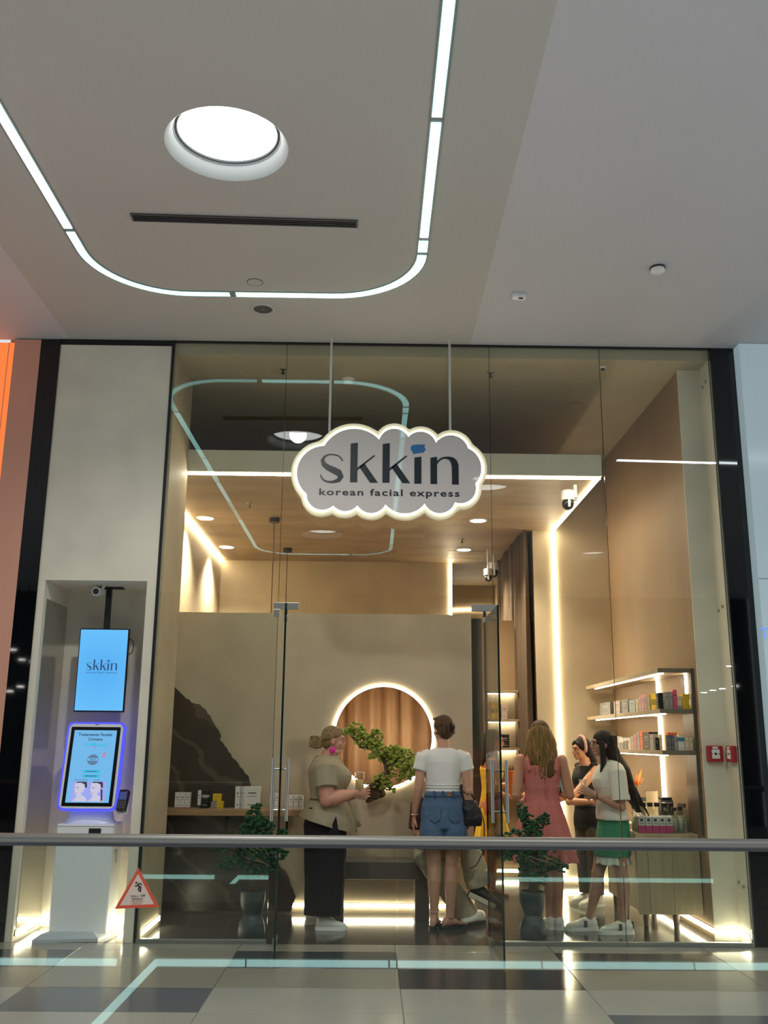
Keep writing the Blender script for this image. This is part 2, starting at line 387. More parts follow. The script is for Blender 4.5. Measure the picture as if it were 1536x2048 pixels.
# ------------------------------------------------------------------ glass balustrade with handrail
RY = 4.79
t = thing('handrail', 'satin metal handrail running across in front of the shop', 'handrail', (0, RY, 1.037))
hb = B()
prof = [(math.cos(a) * 0.038, math.sin(a) * 0.0225) for a in [2 * PI * i / 20 for i in range(20)]]
hb.loft([(Vector((x, 0, 0)), Vector((0, 0.038, 0)), Vector((0, 0, 0.0225))) for x in (-6.5, 6.5)], 24)
obj('tube', hb, RAILM, t, True, sharp=50)
obj('glazing_channel', B().box(-6.5, 6.5, -0.014, 0.014, -0.034, -0.012), mat('rail_channel', '#55565a', 0.5, metal=0.6), t)
for i, (xa, xb, lab) in enumerate(((-1.872, 0.133, 'clear glass balustrade panel left of the joint, carrying the warning triangle'),
                                   (0.139, 2.144, 'clear glass balustrade panel right of the joint'),
                                   (-3.88, -1.878, 'clear glass balustrade panel at the far left'), (2.15, 4.15, 'clear glass balustrade panel at the far right'))):
    p = tag(box1('balustrade_glass', xa, xb, RY - 0.008, RY + 0.008, 0.004, 1.002, GLASSR), lab, 'balustrade')
# warning triangle stuck on the glass, seen from behind (mirrored print)
tx, tz = -1.085, 0.79
t = thing('warning_sign', 'red edged triangular warning sign stuck on the balustrade, print mirrored', 'sign', (tx, RY - 0.010, tz))
TRI = [(-0.102, -0.064), (0.104, -0.055), (-0.004, 0.119)]
cxx = sum(p[0] for p in TRI) / 3; cz = sum(p[1] for p in TRI) / 3
inner = [(cxx + (p[0] - cxx) * 0.78, cz + (p[1] - cz) * 0.78) for p in TRI]
obj('plate', B().prism(TRI, (0, 0, 0), (1, 0, 0), (0, 0, 1), (0, 0.001, 0)), mat('sign_back', '#c9b6a8', 0.6), t)
rb = B()
for k in range(3):
    a, b2 = TRI[k], TRI[(k + 1) % 3]; c2, d2 = inner[(k + 1) % 3], inner[k]
    rb.prism([a, b2, c2, d2], (0, -0.0012, 0), (1, 0, 0), (0, 0, 1), (0, 0.0012, 0))
obj('red_border', rb, mat('sign_red', '#c8492c', 0.55), t)
INK = mat('sign_ink', '#16110f', 0.6)
def sp(x, y): return ((x - 770) * 0.0001675, (970 - y) * 0.0001675 - 0.012)
mb = B()
def stroke(pts, w):
    pts = [sp(*p) for p in pts]; L, R = [], []
    for i, p in enumerate(pts):
        a = Vector(pts[max(i - 1, 0)]); c_ = Vector(pts[min(i + 1, len(pts) - 1)]); d = (c_ - a).normalized(); n = Vector((-d.y, d.x)) * w / 2
        L.append((p[0] + n.x, p[1] + n.y)); R.append((p[0] - n.x, p[1] - n.y))
    mb.quads(L, R, (0, -0.0022, 0), (1, 0, 0), (0, 0, 1), (0, 0.0008, 0))
hc_ = sp(715, 592); mb.prism([(hc_[0] + 0.0045 * math.cos(a), hc_[1] + 0.0045 * math.sin(a)) for a in [2 * PI * i / 16 for i in range(16)]], (0, -0.0022, 0), (1, 0, 0), (0, 0, 1), (0, 0.0008, 0))
stroke([(870, 655), (835, 608), (775, 615), (745, 650), (735, 690), (685, 668)], 0.0042)
stroke([(765, 640), (800, 690), (845, 700), (845, 835)], 0.0062)
stroke([(820, 690), (785, 755), (810, 815)], 0.0052)
obj('falling_figure', mb, INK, t)
for body, s_, x, z, m in (('NU', 0.0145, 0.026, sp(0, 955)[1], INK), ('va sprijiniti', 0.0085, -0.0135, sp(0, 958)[1], INK), ('de balustrada', 0.0095, 0.0, sp(0, 1032)[1], INK),
                          ('DO NOT LEAN', 0.0080, 0.0, sp(0, 1095)[1], mat('sign_red_ink', '#b5765f', 0.6)), ('on the railing', 0.0080, 0.0, sp(0, 1150)[1], mat('sign_red_ink2', '#b5765f', 0.6))):
    text('lettering', body, s_, m, t, at(x, -0.0024, z), mirror=True)

# camera side of the atrium: slab edge with a light line below it, mirrored in the glass panes
box1('balcony_slab', -9, 9, -7.0, -0.52, -0.85, -0.30, mat('slab_paint', '#6b6a66', 0.7))['kind'] = 'structure'
t = thing('edge_light_line', 'cool light line on the slab edge across the atrium, mirrored in the glass', 'light', (0, -0.5, -0.62))
for xa, xb in ((-2.05, -1.2), (-1.18, 0.2), (0.22, 1.7), (1.72, 3.2), (3.22, 5.5), (-5.5, -2.45)):
    obj('diffuser', B().box(xa, xb, -0.015, 0.012, -0.03, 0.03), LED_E, t)
obj('diffuser', B().box(-2.08, -2.05, -0.015, 3.6, -0.03, 0.03), LED_E, t)
obj('mounting_rail', B().box(-5.5, 5.5, -0.02, -0.015, -0.045, 0.045), ALU, t)

# opposite shop and its spotlights, seen only as mirror images in the black panels
box1('wall_back', -9, 9, -7.3, -7.0, -1.0, HC, mat('far_wall', '#17181b', 0.6))['kind'] = 'structure'
SPOT = emit('spot_lens', (1, 0.97, 0.9), 25.0)
spots = [(7.54, 2.63), (7.74, 2.68), (7.96, 2.72), (8.25, 2.78), (7.94, 3.18), (-8.10, 3.43), (-7.88, 3.21), (-7.62, 3.17), (-8.08, 2.49), (-7.86, 2.48), (-7.64, 2.58)]
for i, (x, z) in enumerate(spots):
    t = thing('spotlight', 'small spotlight of the shop across the atrium, mirrored in black glass', 'light', (x, (-6.2, -6.2, -6.2, -6.2, -5.6, -6.2, -6.2, -6.2, -5.6, -5.6, -5.6)[i], z), 0, 'spotlights of the opposite shop')
    obj('can', B().cyl((0, 0, 0.015), (0, 0, 0.12), 0.075, n=14), BLACK, t); obj('lens', B().cyl((0, 0, 0.0), (0, 0, 0.014), 0.07, n=14), SPOT, t)
    obj('stem', B().cyl((0, 0, 0.12), (0, 0, HC - z), 0.008, n=8), BLACK, t)

# ------------------------------------------------------------------ facade left of the shop, with the kiosk niche
FL, FR, NL, NR, NT, NB = -2.748, -1.776, -2.690, -1.855, 2.767, 8.40
b = B(); b.box(FL, NL, F, 8.50, 0, 4.848); b.box(NR, FR, F, 8.46, 0, 4.848); b.box(NL, NR, F, 8.50, NT, 4.848); b.box(NL, NR, NB, 8.50, 0, NT)
struct('wall_left', b, PLASTER_OUT)
box1('trim_1', FL - 0.01, FR + 0.02, F - 0.004, F + 0.03, 4.85, HC, BLACK)['kind'] = 'structure'
box1('trim_2', FR, FR + 0.022, F - 0.008, F + 0.03, 0, HC, BLACKFRAME)['kind'] = 'structure'
box1('trim_3', FR + 0.02, 2.957, F - 0.006, F + 0.02, 4.884, HC, BLACK)['kind'] = 'structure'
box1('wall_niche_mirror', NL, NL + 0.006, F + 0.06, NB - 0.01, 0.02, 2.62, mat('niche_mirror', '#b8b4a8', 0.06, metal=0.75))['kind'] = 'structure'
for nm, x0, x1, m in (('wall_black_left', -2.918, FL, BLACKGLASS), ('wall_pink', -3.147, -2.918, PINKP)):
    box1(nm, x0, x1, F - 0.01, F + 0.2, 0, HC - 0.012, m)['kind'] = 'structure'
ORANGE = mat('orange_panel', '#7a3a20', 0.5, var=0.10, scale=3)
ORANGE.node_tree.nodes['Principled BSDF'].inputs['Emission Color'].default_value = (1.0, 0.20, 0.045, 1)
ORANGE.node_tree.nodes['Principled BSDF'].inputs['Emission Strength'].default_value = 0.95
t = thing('light_panel', 'glowing orange wall panel of the neighbouring shop at the far left', 'panel', (-3.8, F + 0.05, 2.4))
obj('panel', B().box(-0.60, 0.652, -0.05, 0.1, -2.4, 2.46), ORANGE, t)
obj('edge_trim', B().box(0.60, 0.606, -0.056, -0.05, -2.4, 2.46), mat('orange_trim', '#f0a070', 0.4), t)
box1('wall_far_left', -9, -4.42, F, F + 0.2, 0, HC, PINKP)['kind'] = 'structure'
# right of the shop
box1('wall_black_right', 2.957, 3.160, F - 0.01, F + 0.2, 0, HC - 0.008, BLACKGLASS)['kind'] = 'structure'
t = thing('shop_panel', 'pale blue grey illuminated fascia of the neighbouring shop at the right edge', 'panel', (4.0, F - 0.10, 2.5))
PALE = mat('pale_panel', '#9fb3ba', 0.12, var=0.03)
PALE.node_tree.nodes['Principled BSDF'].inputs['Emission Color'].default_value = (0.62, 0.78, 0.84, 1); PALE.node_tree.nodes['Principled BSDF'].inputs['Emission Strength'].default_value = 0.22
obj('panel', B().box(-0.838, 1.6, -0.03, 0.1, -2.5, 2.39), PALE, t)
obj('seam', B().box(-0.838, 1.6, -0.032, -0.03, 0.32, 0.326), mat('pale_seam', '#84959b', 0.4), t)
text('letter', 'T', 0.127, emit('letter_blue', (0.16, 0.32, 0.95), 0.9), t, at(-0.83, -0.034, -0.167), align='CENTER')
box1('wall_far_right', 5.6, 9, F, F + 0.2, 0, HC, PALE)['kind'] = 'structure'

# ------------------------------------------------------------------ shop shell
box1('floor_shop', -3.2, 3.4, F, 16.0, -0.2, 0.0, SHOPFLOOR)['kind'] = 'structure'
box1('ceiling_shop', -3.2, 3.4, F + 0.03, 16.0, 4.79, 5.30, DARKCEIL)['kind'] = 'structure'
b = B(); b.box(-2.25, -1.735, 8.46, 8.56, 0, 4.79); b.box(-1.775, -1.735, F + 0.02, 8.46, 0, 4.79); b.box(-2.25, -2.10, 8.56, 16.0, 0, 4.79)
struct('wall_left_inside', b, PLASTER)
struct('wall_right', B().box(2.74, 3.3, 8.04, 11.1, 0, 4.79), PLASTER_BROWN)
struct('wall_right_return', B().box(2.935, 3.15, F + 0.02, 8.04, 0, 4.79), PLASTER_OUT)
struct('wall_right_jamb', B().box(2.735, 2.935, 8.028, 8.04, 0, 4.79), PLASTER_OUT)
struct('wall_right_back', B().box(1.88, 2.74, 10.92, 11.08, 0, 4.79), PLASTER)
b = B(); b.box(-2.1, 1.11, 13.05, 13.2, 0, 4.79); b.box(1.96, 2.1, 11.08, 15.0, 0, 4.79); b.box(1.11, 1.96, 15.0, 15.15, 0, 4.79); b.box(0.98, 1.11, 13.2, 15.0, 0, 4.79)
struct('wall_back_shop', b, PLASTER)
rf = struct('ceiling_raft', B().box(-2.1, 2.14, 8.55, 13.05, 3.93, 4.14), RAFTM)
obj('fascia', B().box(-2.1, 2.14, 8.545, 8.55, 3.93, 4.14), PLASTER_OUT, rf)  # lighter plaster on the front face stands in for mall light on it
struct('ceiling_passage', B().box(1.11, 1.96, 13.05, 15.0, 3.93, 4.0), RAFTM)

# partition with the round opening
def holed_panel(x0, x1, z0, z1, y0, y1, cx, cz, r, n=64):
    b = B(); bm = b.bm; ang = [2 * PI * i / n for i in range(n)]
    def outer(a):
        c, s_ = math.cos(a), math.sin(a); ks = []
        if c > 1e-9: ks.append((x1 - cx) / c)
        if c < -1e-9: ks.append((x0 - cx) / c)
        if s_ > 1e-9: ks.append((z1 - cz) / s_)
        if s_ < -1e-9: ks.append((z0 - cz) / s_)
        k = min(ks); return (cx + k * c, cz + k * s_)
    for xx, zz in ((x0, z0), (x1, z0), (x1, z1), (x0, z1)): ang.append(math.atan2(zz - cz, xx - cx) % (2 * PI))
    ang = sorted(set(ang)); m = len(ang)
    R = {}
    for y in (y0, y1):
        R[y] = ([bm.verts.new((cx + r * math.cos(a), y, cz + r * math.sin(a))) for a in ang], [bm.verts.new((outer(a)[0], y, outer(a)[1])) for a in ang])
    for i in range(m):
        j = (i + 1) % m
        for y in (y0, y1): bm.faces.new((R[y][0][i], R[y][1][i], R[y][1][j], R[y][0][j]))
        bm.faces.new((R[y0][0][i], R[y0][0][j], R[y1][0][j], R[y1][0][i])); bm.faces.new((R[y0][1][i], R[y1][1][i], R[y1][1][j], R[y0][1][j]))
    return b
RCX, RCZ, RR, PY = 0.1235, 1.546, 0.468, 9.13
struct('wall_partition', holed_panel(-2.1, 0.957, 0.0, 2.69, PY, PY + 0.12, RCX, RCZ, RR), PLASTER)
t = thing('ring_light', 'glowing light ring framing the round opening in the plaster wall', 'light', (RCX, PY, RCZ))
rb = B(); n = 72
for k in range(n):
    pass
pts = [(math.cos(2 * PI * i / n), math.sin(2 * PI * i / n)) for i in range(n + 1)]
obj('led_tube', B().quads([(p[0] * (RR + 0.007), p[1] * (RR + 0.007)) for p in pts], [(p[0] * (RR - 0.012), p[1] * (RR - 0.010)) for p in pts], (0, -0.012, 0), (1, 0, 0), (0, 0, 1), (0, 0.024, 0)), LED_R, t)
obj('housing', B().quads([(p[0] * (RR - 0.001), p[1] * (RR - 0.001)) for p in pts], [(p[0] * (RR - 0.012), p[1] * (RR - 0.012)) for p in pts], (0, 0.013, 0), (1, 0, 0), (0, 0, 1), (0, 0.10, 0)), ALU, t)

def drape(name, p0, p1, z0, z1, folds, amp, m, label=None, seed=1, jag=0.0):
    r = random.Random(seed); b = B(); bm = b.bm; p0, p1 = Vector(p0), Vector(p1); d = p1 - p0; nrm = Vector((-d.y, d.x, 0)).normalized()
    n = folds * 10; ph = [r.uniform(-0.6, 0.6) for _ in range(folds + 1)]; am = [r.uniform(0.55, 1.25) for _ in range(folds + 1)]
    rows = []
    for j in range(9):
        f = j / 8; row = []
        for i in range(n + 1):
            u = i / n; k = min(int(u * folds), folds - 1)
            w = u * folds * 2 * PI + ph[k] * math.sin(PI * (u * folds - k)) + 0.25 * math.sin(5 * u + 3 * f)
            a = amp * am[k] * (0.55 + 0.45 * f)
            off = a * math.sin(w) + 0.35 * a * math.sin(2.3 * w + 1)
            row.append(bm.verts.new(p0 + d * u + nrm * off + Vector((0, 0, z1 + (z0 - z1) * f))))
        rows.append(row)
    for A_, B_ in zip(rows, rows[1:]):
        for i in range(n): bm.faces.new((A_[i], A_[i + 1], B_[i + 1], B_[i]))
    o = obj(name, b, m, None, True)
    s_ = o.modifiers.new('thick', 'SOLIDIFY'); s_.thickness = 0.006
    if label: tag(o, label, 'curtain')
    return o
drape('curtain', (-0.62, 9.62, 0), (0.93, 9.55, 0), 0.02, 2.66, 9, 0.075, DRAPE2, 'sand coloured curtain hanging behind the round opening', 5)
drape('curtain', (1.79, 10.86, 0), (1.76, 12.95, 0), 0.03, 3.925, 13, 0.055, DRAPE, 'tall dark taupe curtain hanging right of the plaster wall', 3)

# ------------------------------------------------------------------ shop front glazing and open doors
def pane(n, x0, x1, z0, z1):
    return box1('window_%d' % n, x0, x1, F - 0.006, F + 0.006, z0, z1, GLASSM)
for n, (x0, x1, z0) in enumerate(((-1.752, -0.771, 0.02), (-0.767, 0.997, 2.515), (1.001, 1.968, 0.02), (1.972, 2.933, 0.02)), 1):
    o = pane(n, x0, x1, z0, 4.884); o['kind'] = 'structure'
    if z0 < 1: obj('bottom_channel', B().box(x0, x1, F - 0.022, F + 0.022, 0.0, 0.032, 0.003), ALU, o)
    obj('joint', B().box(x1 + 0.0005, x1 + 0.0035, F - 0.007, F + 0.007, z0, 4.884), GLASSEDGE, o)
def clamp(x, s_, label):
    t = thing('patch_fitting', label, 'fitting', (x, F, 2.515))
    b = B(); b.box(-0.085 if s_ > 0 else -0.125, 0.125 if s_ > 0 else 0.085, -0.02, 0.02, 0.03, 0.085, 0.004)
    b.box(-0.085 if s_ > 0 else 0.03, -0.03 if s_ > 0 else 0.085, -0.02, 0.02, -0.03, 0.03, 0.004)
    obj('plate', b, STEEL, t)
    obj('pivot', B().cyl((0.018 * s_, 0, 0.03), (0.018 * s_, 0, -0.03), 0.012, n=12), BLACKFRAME, t)
clamp(-0.722, 1, 'steel L-shaped patch fitting above the left glass door'); clamp(0.945, -1, 'steel L-shaped patch fitting above the right glass door')

def door(name, n, px, ex, label):
    d = Vector((ex - px, 6.97 - F, 0)); L_ = d.length; ang = math.atan2(d.y, d.x)
    t = bpy.data.objects.new(name, None); C.objects.link(t); t.location = (px, F, 0); t.rotation_euler = (0, 0, ang); t['kind'] = 'structure'
    obj('leaf', B().box(-0.06, L_, -0.006, 0.006, 0.012, 2.485), GLASSD, t)
    eb = B(); eb.box(L_, L_ + 0.0015, -0.007, 0.007, 0.012, 2.485); eb.box(-0.0615, -0.06, -0.007, 0.007, 0.012, 2.485)
    obj('leaf_edge', eb, GLASSEDGE, t)
    h = obj('handle', B().cyl((L_ - 0.085, 0.052, 0.945), (L_ - 0.085, 0.052, 1.375), 0.0125, n=16).cyl((L_ - 0.085, -0.052, 0.945), (L_ - 0.085, -0.052, 1.375), 0.0125, n=16), STEEL, t, True, sharp=50)
    for z in (1.02, 1.30): obj('handle_bolt', B().cyl((L_ - 0.085, -0.052, z), (L_ - 0.085, 0.052, z), 0.007, n=10), STEEL, h)
    obj('pivot_shoe', B().box(-0.06, 0.07, -0.018, 0.018, 0.0, 0.05, 0.003), STEEL, t)
    obj('top_shoe', B().box(-0.06, 0.07, -0.018, 0.018, 2.45, 2.49, 0.003), STEEL, t)
    return t
door('door_1', 1, -0.705, -0.632, ''); door('door_2', 2, 0.932, 0.928, '')
# ================================================================== lamps inside the shop
def strip(label, p0, p1, w, m, cat='light', nrm=(0, 0, -1)):
    """straight LED profile from p0 to p1: aluminium tray and glowing diffuser"""
    p0, p1, nrm = Vector(p0), Vector(p1), Vector(nrm).normalized(); d = (p1 - p0); L_ = d.length; d.normalize(); s_ = d.cross(nrm)
    M = Matrix(((d.x, s_.x, nrm.x, p0.x), (d.y, s_.y, nrm.y, p0.y), (d.z, s_.z, nrm.z, p0.z), (0, 0, 0, 1)))
    t = bpy.data.objects.new('led_strip', None); C.objects.link(t); t.matrix_world = M; tag(t, label, cat)
    obj('tray', B().box(0, L_, -w / 2 - 0.002, w / 2 + 0.002, 0.0, 0.006), ALU, t)
    obj('diffuser', B().box(0.001, L_ - 0.001, -w / 2, w / 2, 0.006, 0.016), m, t)
    return t
ZR = 3.93
t = thing('led_strip', 'long light strip along the front edge of the dropped ceiling', 'light', (0, 8.56, ZR))
obj('tray', B().box(-2.08, 2.13, 0.0, 0.03, -0.006, 0.0), ALU, t)
obj('diffuser', B().box(-2.08, 2.13, 0.0, 0.026, -0.022, -0.006), LED_F, t)
strip('light strip running back along the right edge of the dropped ceiling', (2.115, 8.60, ZR), (2.115, 10.90, ZR), 0.030, LED_W)
strip('light strip running back along the left edge of the dropped ceiling', (-2.075, 8.62, ZR), (-2.075, 13.03, ZR), 0.030, LED_W)
strip('tall vertical light strip on the plaster wall right of the curtain', (2.125, 10.92, 0.10), (2.125, 10.92, ZR - 0.01), 0.034, LED_W, nrm=(0, -1, 0))
strip('short vertical light strip on the back wall above the plaster partition', (1.09, 13.05, 2.95), (1.09, 13.05, ZR - 0.01), 0.034, LED_W, nrm=(0, -1, 0))
strip('thin horizontal light strip at the end of the back passage', (1.24, 15.0, 3.53), (1.90, 15.0, 3.56), 0.022, LED_W, nrm=(0, -1, 0))
strip('base light strip along the foot of the plaster partition', (-0.70, PY, 0.065), (0.955, PY, 0.065), 0.034, LED_B, nrm=(0, -1, 0))
strip('base light strip along the foot of the right wall', (2.74, 10.9, 0.065), (2.735, 8.03, 0.065), 0.034, LED_B, nrm=(-1, 0, 0))
strip('base light strip across the foot of the right jamb', (2.735, 8.028, 0.065), (2.935, 8.028, 0.065), 0.034, LED_B, nrm=(0, -1, 0))
strip('base light strip on the right return beside the glass', (2.935, 8.02, 0.065), (2.935, 7.81, 0.065), 0.034, LED_B, nrm=(-1, 0, 0))
strip('base light strip at the foot of the wall behind the dark-clad staff', (1.90, 10.92, 0.065), (2.70, 10.92, 0.065), 0.034, LED_B, nrm=(0, -1, 0))
strip('base light strip at the foot of the left jamb inside the glass', (-1.735, 7.82, 0.065), (-1.735, 8.45, 0.065), 0.034, LED_B, nrm=(1, 0, 0))
strip('base light strip on the left side of the kiosk niche', (NL + 0.006, F + 0.03, 0.055), (NL + 0.006, NB - 0.01, 0.055), 0.034, LED_B, nrm=(1, 0, 0))
strip('base light strip on the right side of the kiosk niche', (NR, NB - 0.01, 0.055), (NR, F + 0.03, 0.055), 0.034, LED_B, nrm=(-1, 0, 0))
strip('base light strip along the back of the kiosk niche', (NL + 0.02, NB, 0.055), (NR - 0.02, NB, 0.055), 0.034, LED_B, nrm=(0, -1, 0))
strip('base light strip in the back passage behind the woman in yellow', (1.20, 11.585, 0.065), (1.75, 11.585, 0.065), 0.034, LED_B, nrm=(0, -1, 0))

DOWN = emit('downlight_lens', (1.0, 0.93, 0.80), 22.0)
for (x, y), lab in zip(((-1.885, 10.46), (-1.885, 12.10), (1.185, 10.42), (1.185, 12.09)),
                       ('front left round downlight in the dropped ceiling', 'rear left round downlight in the dropped ceiling', 'front right round downlight in the dropped ceiling', 'rear right round downlight in the dropped ceiling')):
    t = thing('downlight', lab, 'light', (x, y, ZR))
    obj('trim_ring', B().lathe([(0.105, 0), (0.102, -0.008), (0.085, -0.008), (0.085, 0)]), WHITE, t, True)
    obj('lens', B().lathe([(0.0005, -0.006), (0.086, -0.006), (0.086, 0)]), DOWN, t)
    ld = bpy.data.lights.new('downlight_beam', 'SPOT'); ld.energy = P_DOWN; ld.color = (1.0, 0.84, 0.62); ld.spot_size = math.radians(120); ld.spot_blend = 0.8; ld.shadow_soft_size = 0.08
    lo = bpy.data.objects.new('lamp', ld); C.objects.link(lo); lo.location = (0, 0, -0.03); lo.parent = t

for (x, y), lab in zip(((-1.109, 10.44), (-1.108, 12.16)), ('front black pendant cord and canopy left of the sign', 'rear black pendant cord and canopy left of the sign')):
    t = thing('pendant_lamp', lab, 'pendant', (x, y, ZR))
    obj('canopy', B().lathe([(0.0005, -0.05), (0.055, -0.05), (0.060, -0.045), (0.060, 0)]), BLACK, t, True, sharp=40)
    obj('cord', B().cyl((0, 0, -0.05), (0, 0, -2.05), 0.005, n=8), BLACK, t)
    obj('shade', B().lathe([(0.012, -2.05), (0.03, -2.07), (0.032, -2.18), (0.028, -2.185), (0.0005, -2.185)]), BLACK, t, True, sharp=40)

def sprinkler(x, y, z, lab):
    t = thing('sprinkler', lab, 'sprinkler', (x, y, z))
    obj('escutcheon', B().lathe([(0.032, 0), (0.028, -0.008), (0.010, -0.010)]), ALU, t, True)
    obj('head', B().cyl((0, 0, -0.008), (0, 0, -0.045), 0.008, n=10).cyl((0, 0, -0.045), (0, 0, -0.049), 0.020, n=12), mat('sprinkler_head', '#57534c', 0.4, metal=0.6), t)
sprinkler(-0.832, 8.12, 4.79, 'small sprinkler in the high ceiling upper left of the sign'); sprinkler(1.06, 8.14, 4.79, 'small sprinkler in the high ceiling upper right of the sign')
sprinkler(-1.30, 9.75, ZR, 'small sprinkler in the dropped ceiling left of the sign'); sprinkler(1.10, 11.45, ZR, 'small sprinkler in the dropped ceiling near the curtain')
t = thing('smoke_detector', 'round smoke detector in the high ceiling between the sign rods', 'detector', (-0.245, 8.36, 4.79))
obj('base', B().lathe([(0.06, 0), (0.058, -0.015), (0.05, -0.018)]), WHITE, t, True); obj('cover', B().lathe([(0.045, -0.015), (0.042, -0.04), (0.0005, -0.045)]), WHITE, t, True)
t = thing('smoke_detector', 'small dark sensor dome in the high ceiling at the upper right', 'detector', (2.05, 7.98, 4.79))
obj('base', B().lathe([(0.03, 0), (0.028, -0.012), (0.02, -0.015)]), WHITE, t, True); obj('lens', B().ell((0, 0, -0.018), (0.02, 0.02, 0.015), 12), BLACK, t, True)
for (x, y, w, d), lab in zip(((0.358, 11.19, 0.52, 0.52), (0.05, 12.5, 0.5, 0.5), (1.25, 12.45, 0.46, 0.5)), ('square access hatch in the dropped ceiling under the sign', 'rear square access hatch in the dropped ceiling', 'square access hatch in the dropped ceiling near the curtain')):
    t = thing('access_hatch', lab, 'hatch', (x, y, ZR))
    obj('panel', B().box(-w / 2, w / 2, -d / 2, d / 2, -0.004, 0), RAFTM, t)
    fb = B(); fb.box(-w / 2 - 0.02, w / 2 + 0.02, -d / 2 - 0.02, -d / 2, -0.006, 0); fb.box(-w / 2 - 0.02, w / 2 + 0.02, d / 2, d / 2 + 0.02, -0.006, 0); fb.box(-w / 2 - 0.02, -w / 2, -d / 2, d / 2, -0.006, 0); fb.box(w / 2, w / 2 + 0.02, -d / 2, d / 2, -0.006, 0)
    obj('frame', fb, mat('hatch_frame', '#9a8468', 0.5), t)

def ptz(x, y, z, lab, drop=0.05, s_=1.0, bracket=True):
    t = thing('security_camera', lab, 'camera', (x, y, z), 0, None, s_)
    if bracket: obj('bracket', B().box(0.05, 0.075, -0.02, 0.02, -0.12, 0.0).box(0.0, 0.075, -0.02, 0.02, -0.13, -0.11), WHITE, t)
    else: obj('bracket', B().cyl((0, 0, 0), (0, 0, -drop - 0.01), 0.012, n=14), WHITE, t)
    obj('body', B().lathe([(0.0005, -drop), (0.05, -drop), (0.056, -drop - 0.01), (0.056, -drop - 0.085), (0.0005, -drop - 0.085)]), WHITE, t, True, sharp=40)
    h = obj('ball_head', B().ell((0, 0, -drop - 0.115), (0.05, 0.05, 0.052), 20), BLACK, t, True)
    obj('yoke', B().box(-0.010, 0.012, -0.056, -0.044, -drop - 0.15, -drop - 0.085, 0.003), WHITE, h)
ptz(1.880, 8.87, ZR, 'white dome camera with black ball head under the ceiling edge right of the sign', 0.05, 1.15)
ptz(1.60, 12.35, ZR, 'white and black dome camera beside the top of the curtain', 0.10, 1.2, False)
ptz(1.49, 12.05, ZR, 'second dome camera hanging lower beside the curtain', 0.26, 1.0, False)

# dark mirror panel and back shelf in the passage
t = thing('mirror_panel', 'tall dark glossy panel in the passage behind the partition', 'mirror', (1.10, 11.6, 0))
obj('glass_face', B().box(0.0, 0.24, -0.004, 0.02, 0.0, 2.97), mat('dark_mirror', '#2a2f2c', 0.06, metal=0.4), t)
obj('edge', B().box(0.24, 0.25, -0.010, 0.02, 0.0, 2.97), WOODD, t)
struct('wall_passage', B().box(1.36, 1.96, 11.60, 11.75, 0.0, 2.95), PLASTER_BROWN)
box1('trim_4', 1.351, 1.40, 11.585, 11.60, 0, 2.95, WOODD)['kind'] = 'structure'
t = thing('wall_shelf', 'lit wall shelf with yellow boxes seen through the right glass door', 'shelf', (1.56, 11.6, 0))
for z in (2.10, 1.765, 1.44):
    s_ = obj('board', B().box(-0.17, 0.17, -0.28, 0.0, z - 0.03, z), WOODV, t)
    obj('light_strip', B().box(-0.16, 0.16, -0.06, -0.03, z - 0.04, z - 0.03), LED_S, s_)
obj('backboard', B().box(-0.17, 0.17, -0.006, 0.0, 1.2, 2.10), PLASTER, t)

# ------------------------------------------------------------------ hanging cloud sign
SX, SZ, SY = -0.68 - 30 * 0.0011085, 4.083 + 11 * 0.004314, 7.56
SU, SV = 0.0011085, 0.0011516           # metres per traced unit
t = thing('cloud_sign', 'cloud-shaped glowing hanging sign with dark lettering and a blue brush dot', 'sign', (0, SY, 0))
def arc3(a, m, b, n=14):
    ax, ay = a; bx, by = m; cx, cyy = b
    d = 2 * (ax * (by - cyy) + bx * (cyy - ay) + cx * (ay - by))
    ux = ((ax * ax + ay * ay) * (by - cyy) + (bx * bx + by * by) * (cyy - ay) + (cx * cx + cyy * cyy) * (ay - by)) / d
    uy = ((ax * ax + ay * ay) * (cx - bx) + (bx * bx + by * by) * (ax - cx) + (cx * cx + cyy * cyy) * (bx - ax)) / d
    r = math.hypot(ax - ux, ay - uy); a0 = math.atan2(ay - uy, ax - ux); a1 = math.atan2(cyy - uy, cx - ux); am = math.atan2(by - uy, bx - ux)
    s_ = (a1 - a0) % (2 * PI)
    if (am - a0) % (2 * PI) > s_: s_ -= 2 * PI
    return [((ux + r * math.cos(a0 + s_ * i / n), uy + r * math.sin(a0 + s_ * i / n)), (ux, uy)) for i in range(n + 1)]
CUSP = [(265, 210), (682, 155), (905, 132), (1115, 175), (1360, 215), (1412, 485), (1255, 632), (1028, 645), (735, 655), (525, 665), (343, 668), (140, 580)]
APEX = [(480, 75), (790, 70), (1005, 90), (1245, 116), (1458, 345), (1385, 600), (1145, 715), (880, 720), (630, 720), (435, 708), (225, 695), (63, 400)]
line, outer = [], []
for i in range(12):
    for p, c in arc3(CUSP[i], APEX[i], CUSP[(i + 1) % 12]):
        line.append(p); v = Vector((p[0] - c[0], p[1] - c[1])).normalized(); outer.append((p[0] + v.x * 33, p[1] + v.y * 33))
out2 = [o for o in outer if min(math.hypot(o[0] - p[0], o[1] - p[1]) for p in line) > 31.5]
W = lambda p: ((SX + p[0] * SU), (SZ - p[1] * SV))
cen = (760, 400)
def inset(p, k):
    return (p[0] + (cen[0] - p[0]) * k * 0.55, p[1] + (cen[1] - p[1]) * k)
ACRYL = mat('cream_acrylic', '#cfc9ae', 0.12)
ACRYL.node_tree.nodes['Principled BSDF'].inputs['Emission Color'].default_value = (1.0, 0.93, 0.70, 1); ACRYL.node_tree.nodes['Principled BSDF'].inputs['Emission Strength'].default_value = 0.16
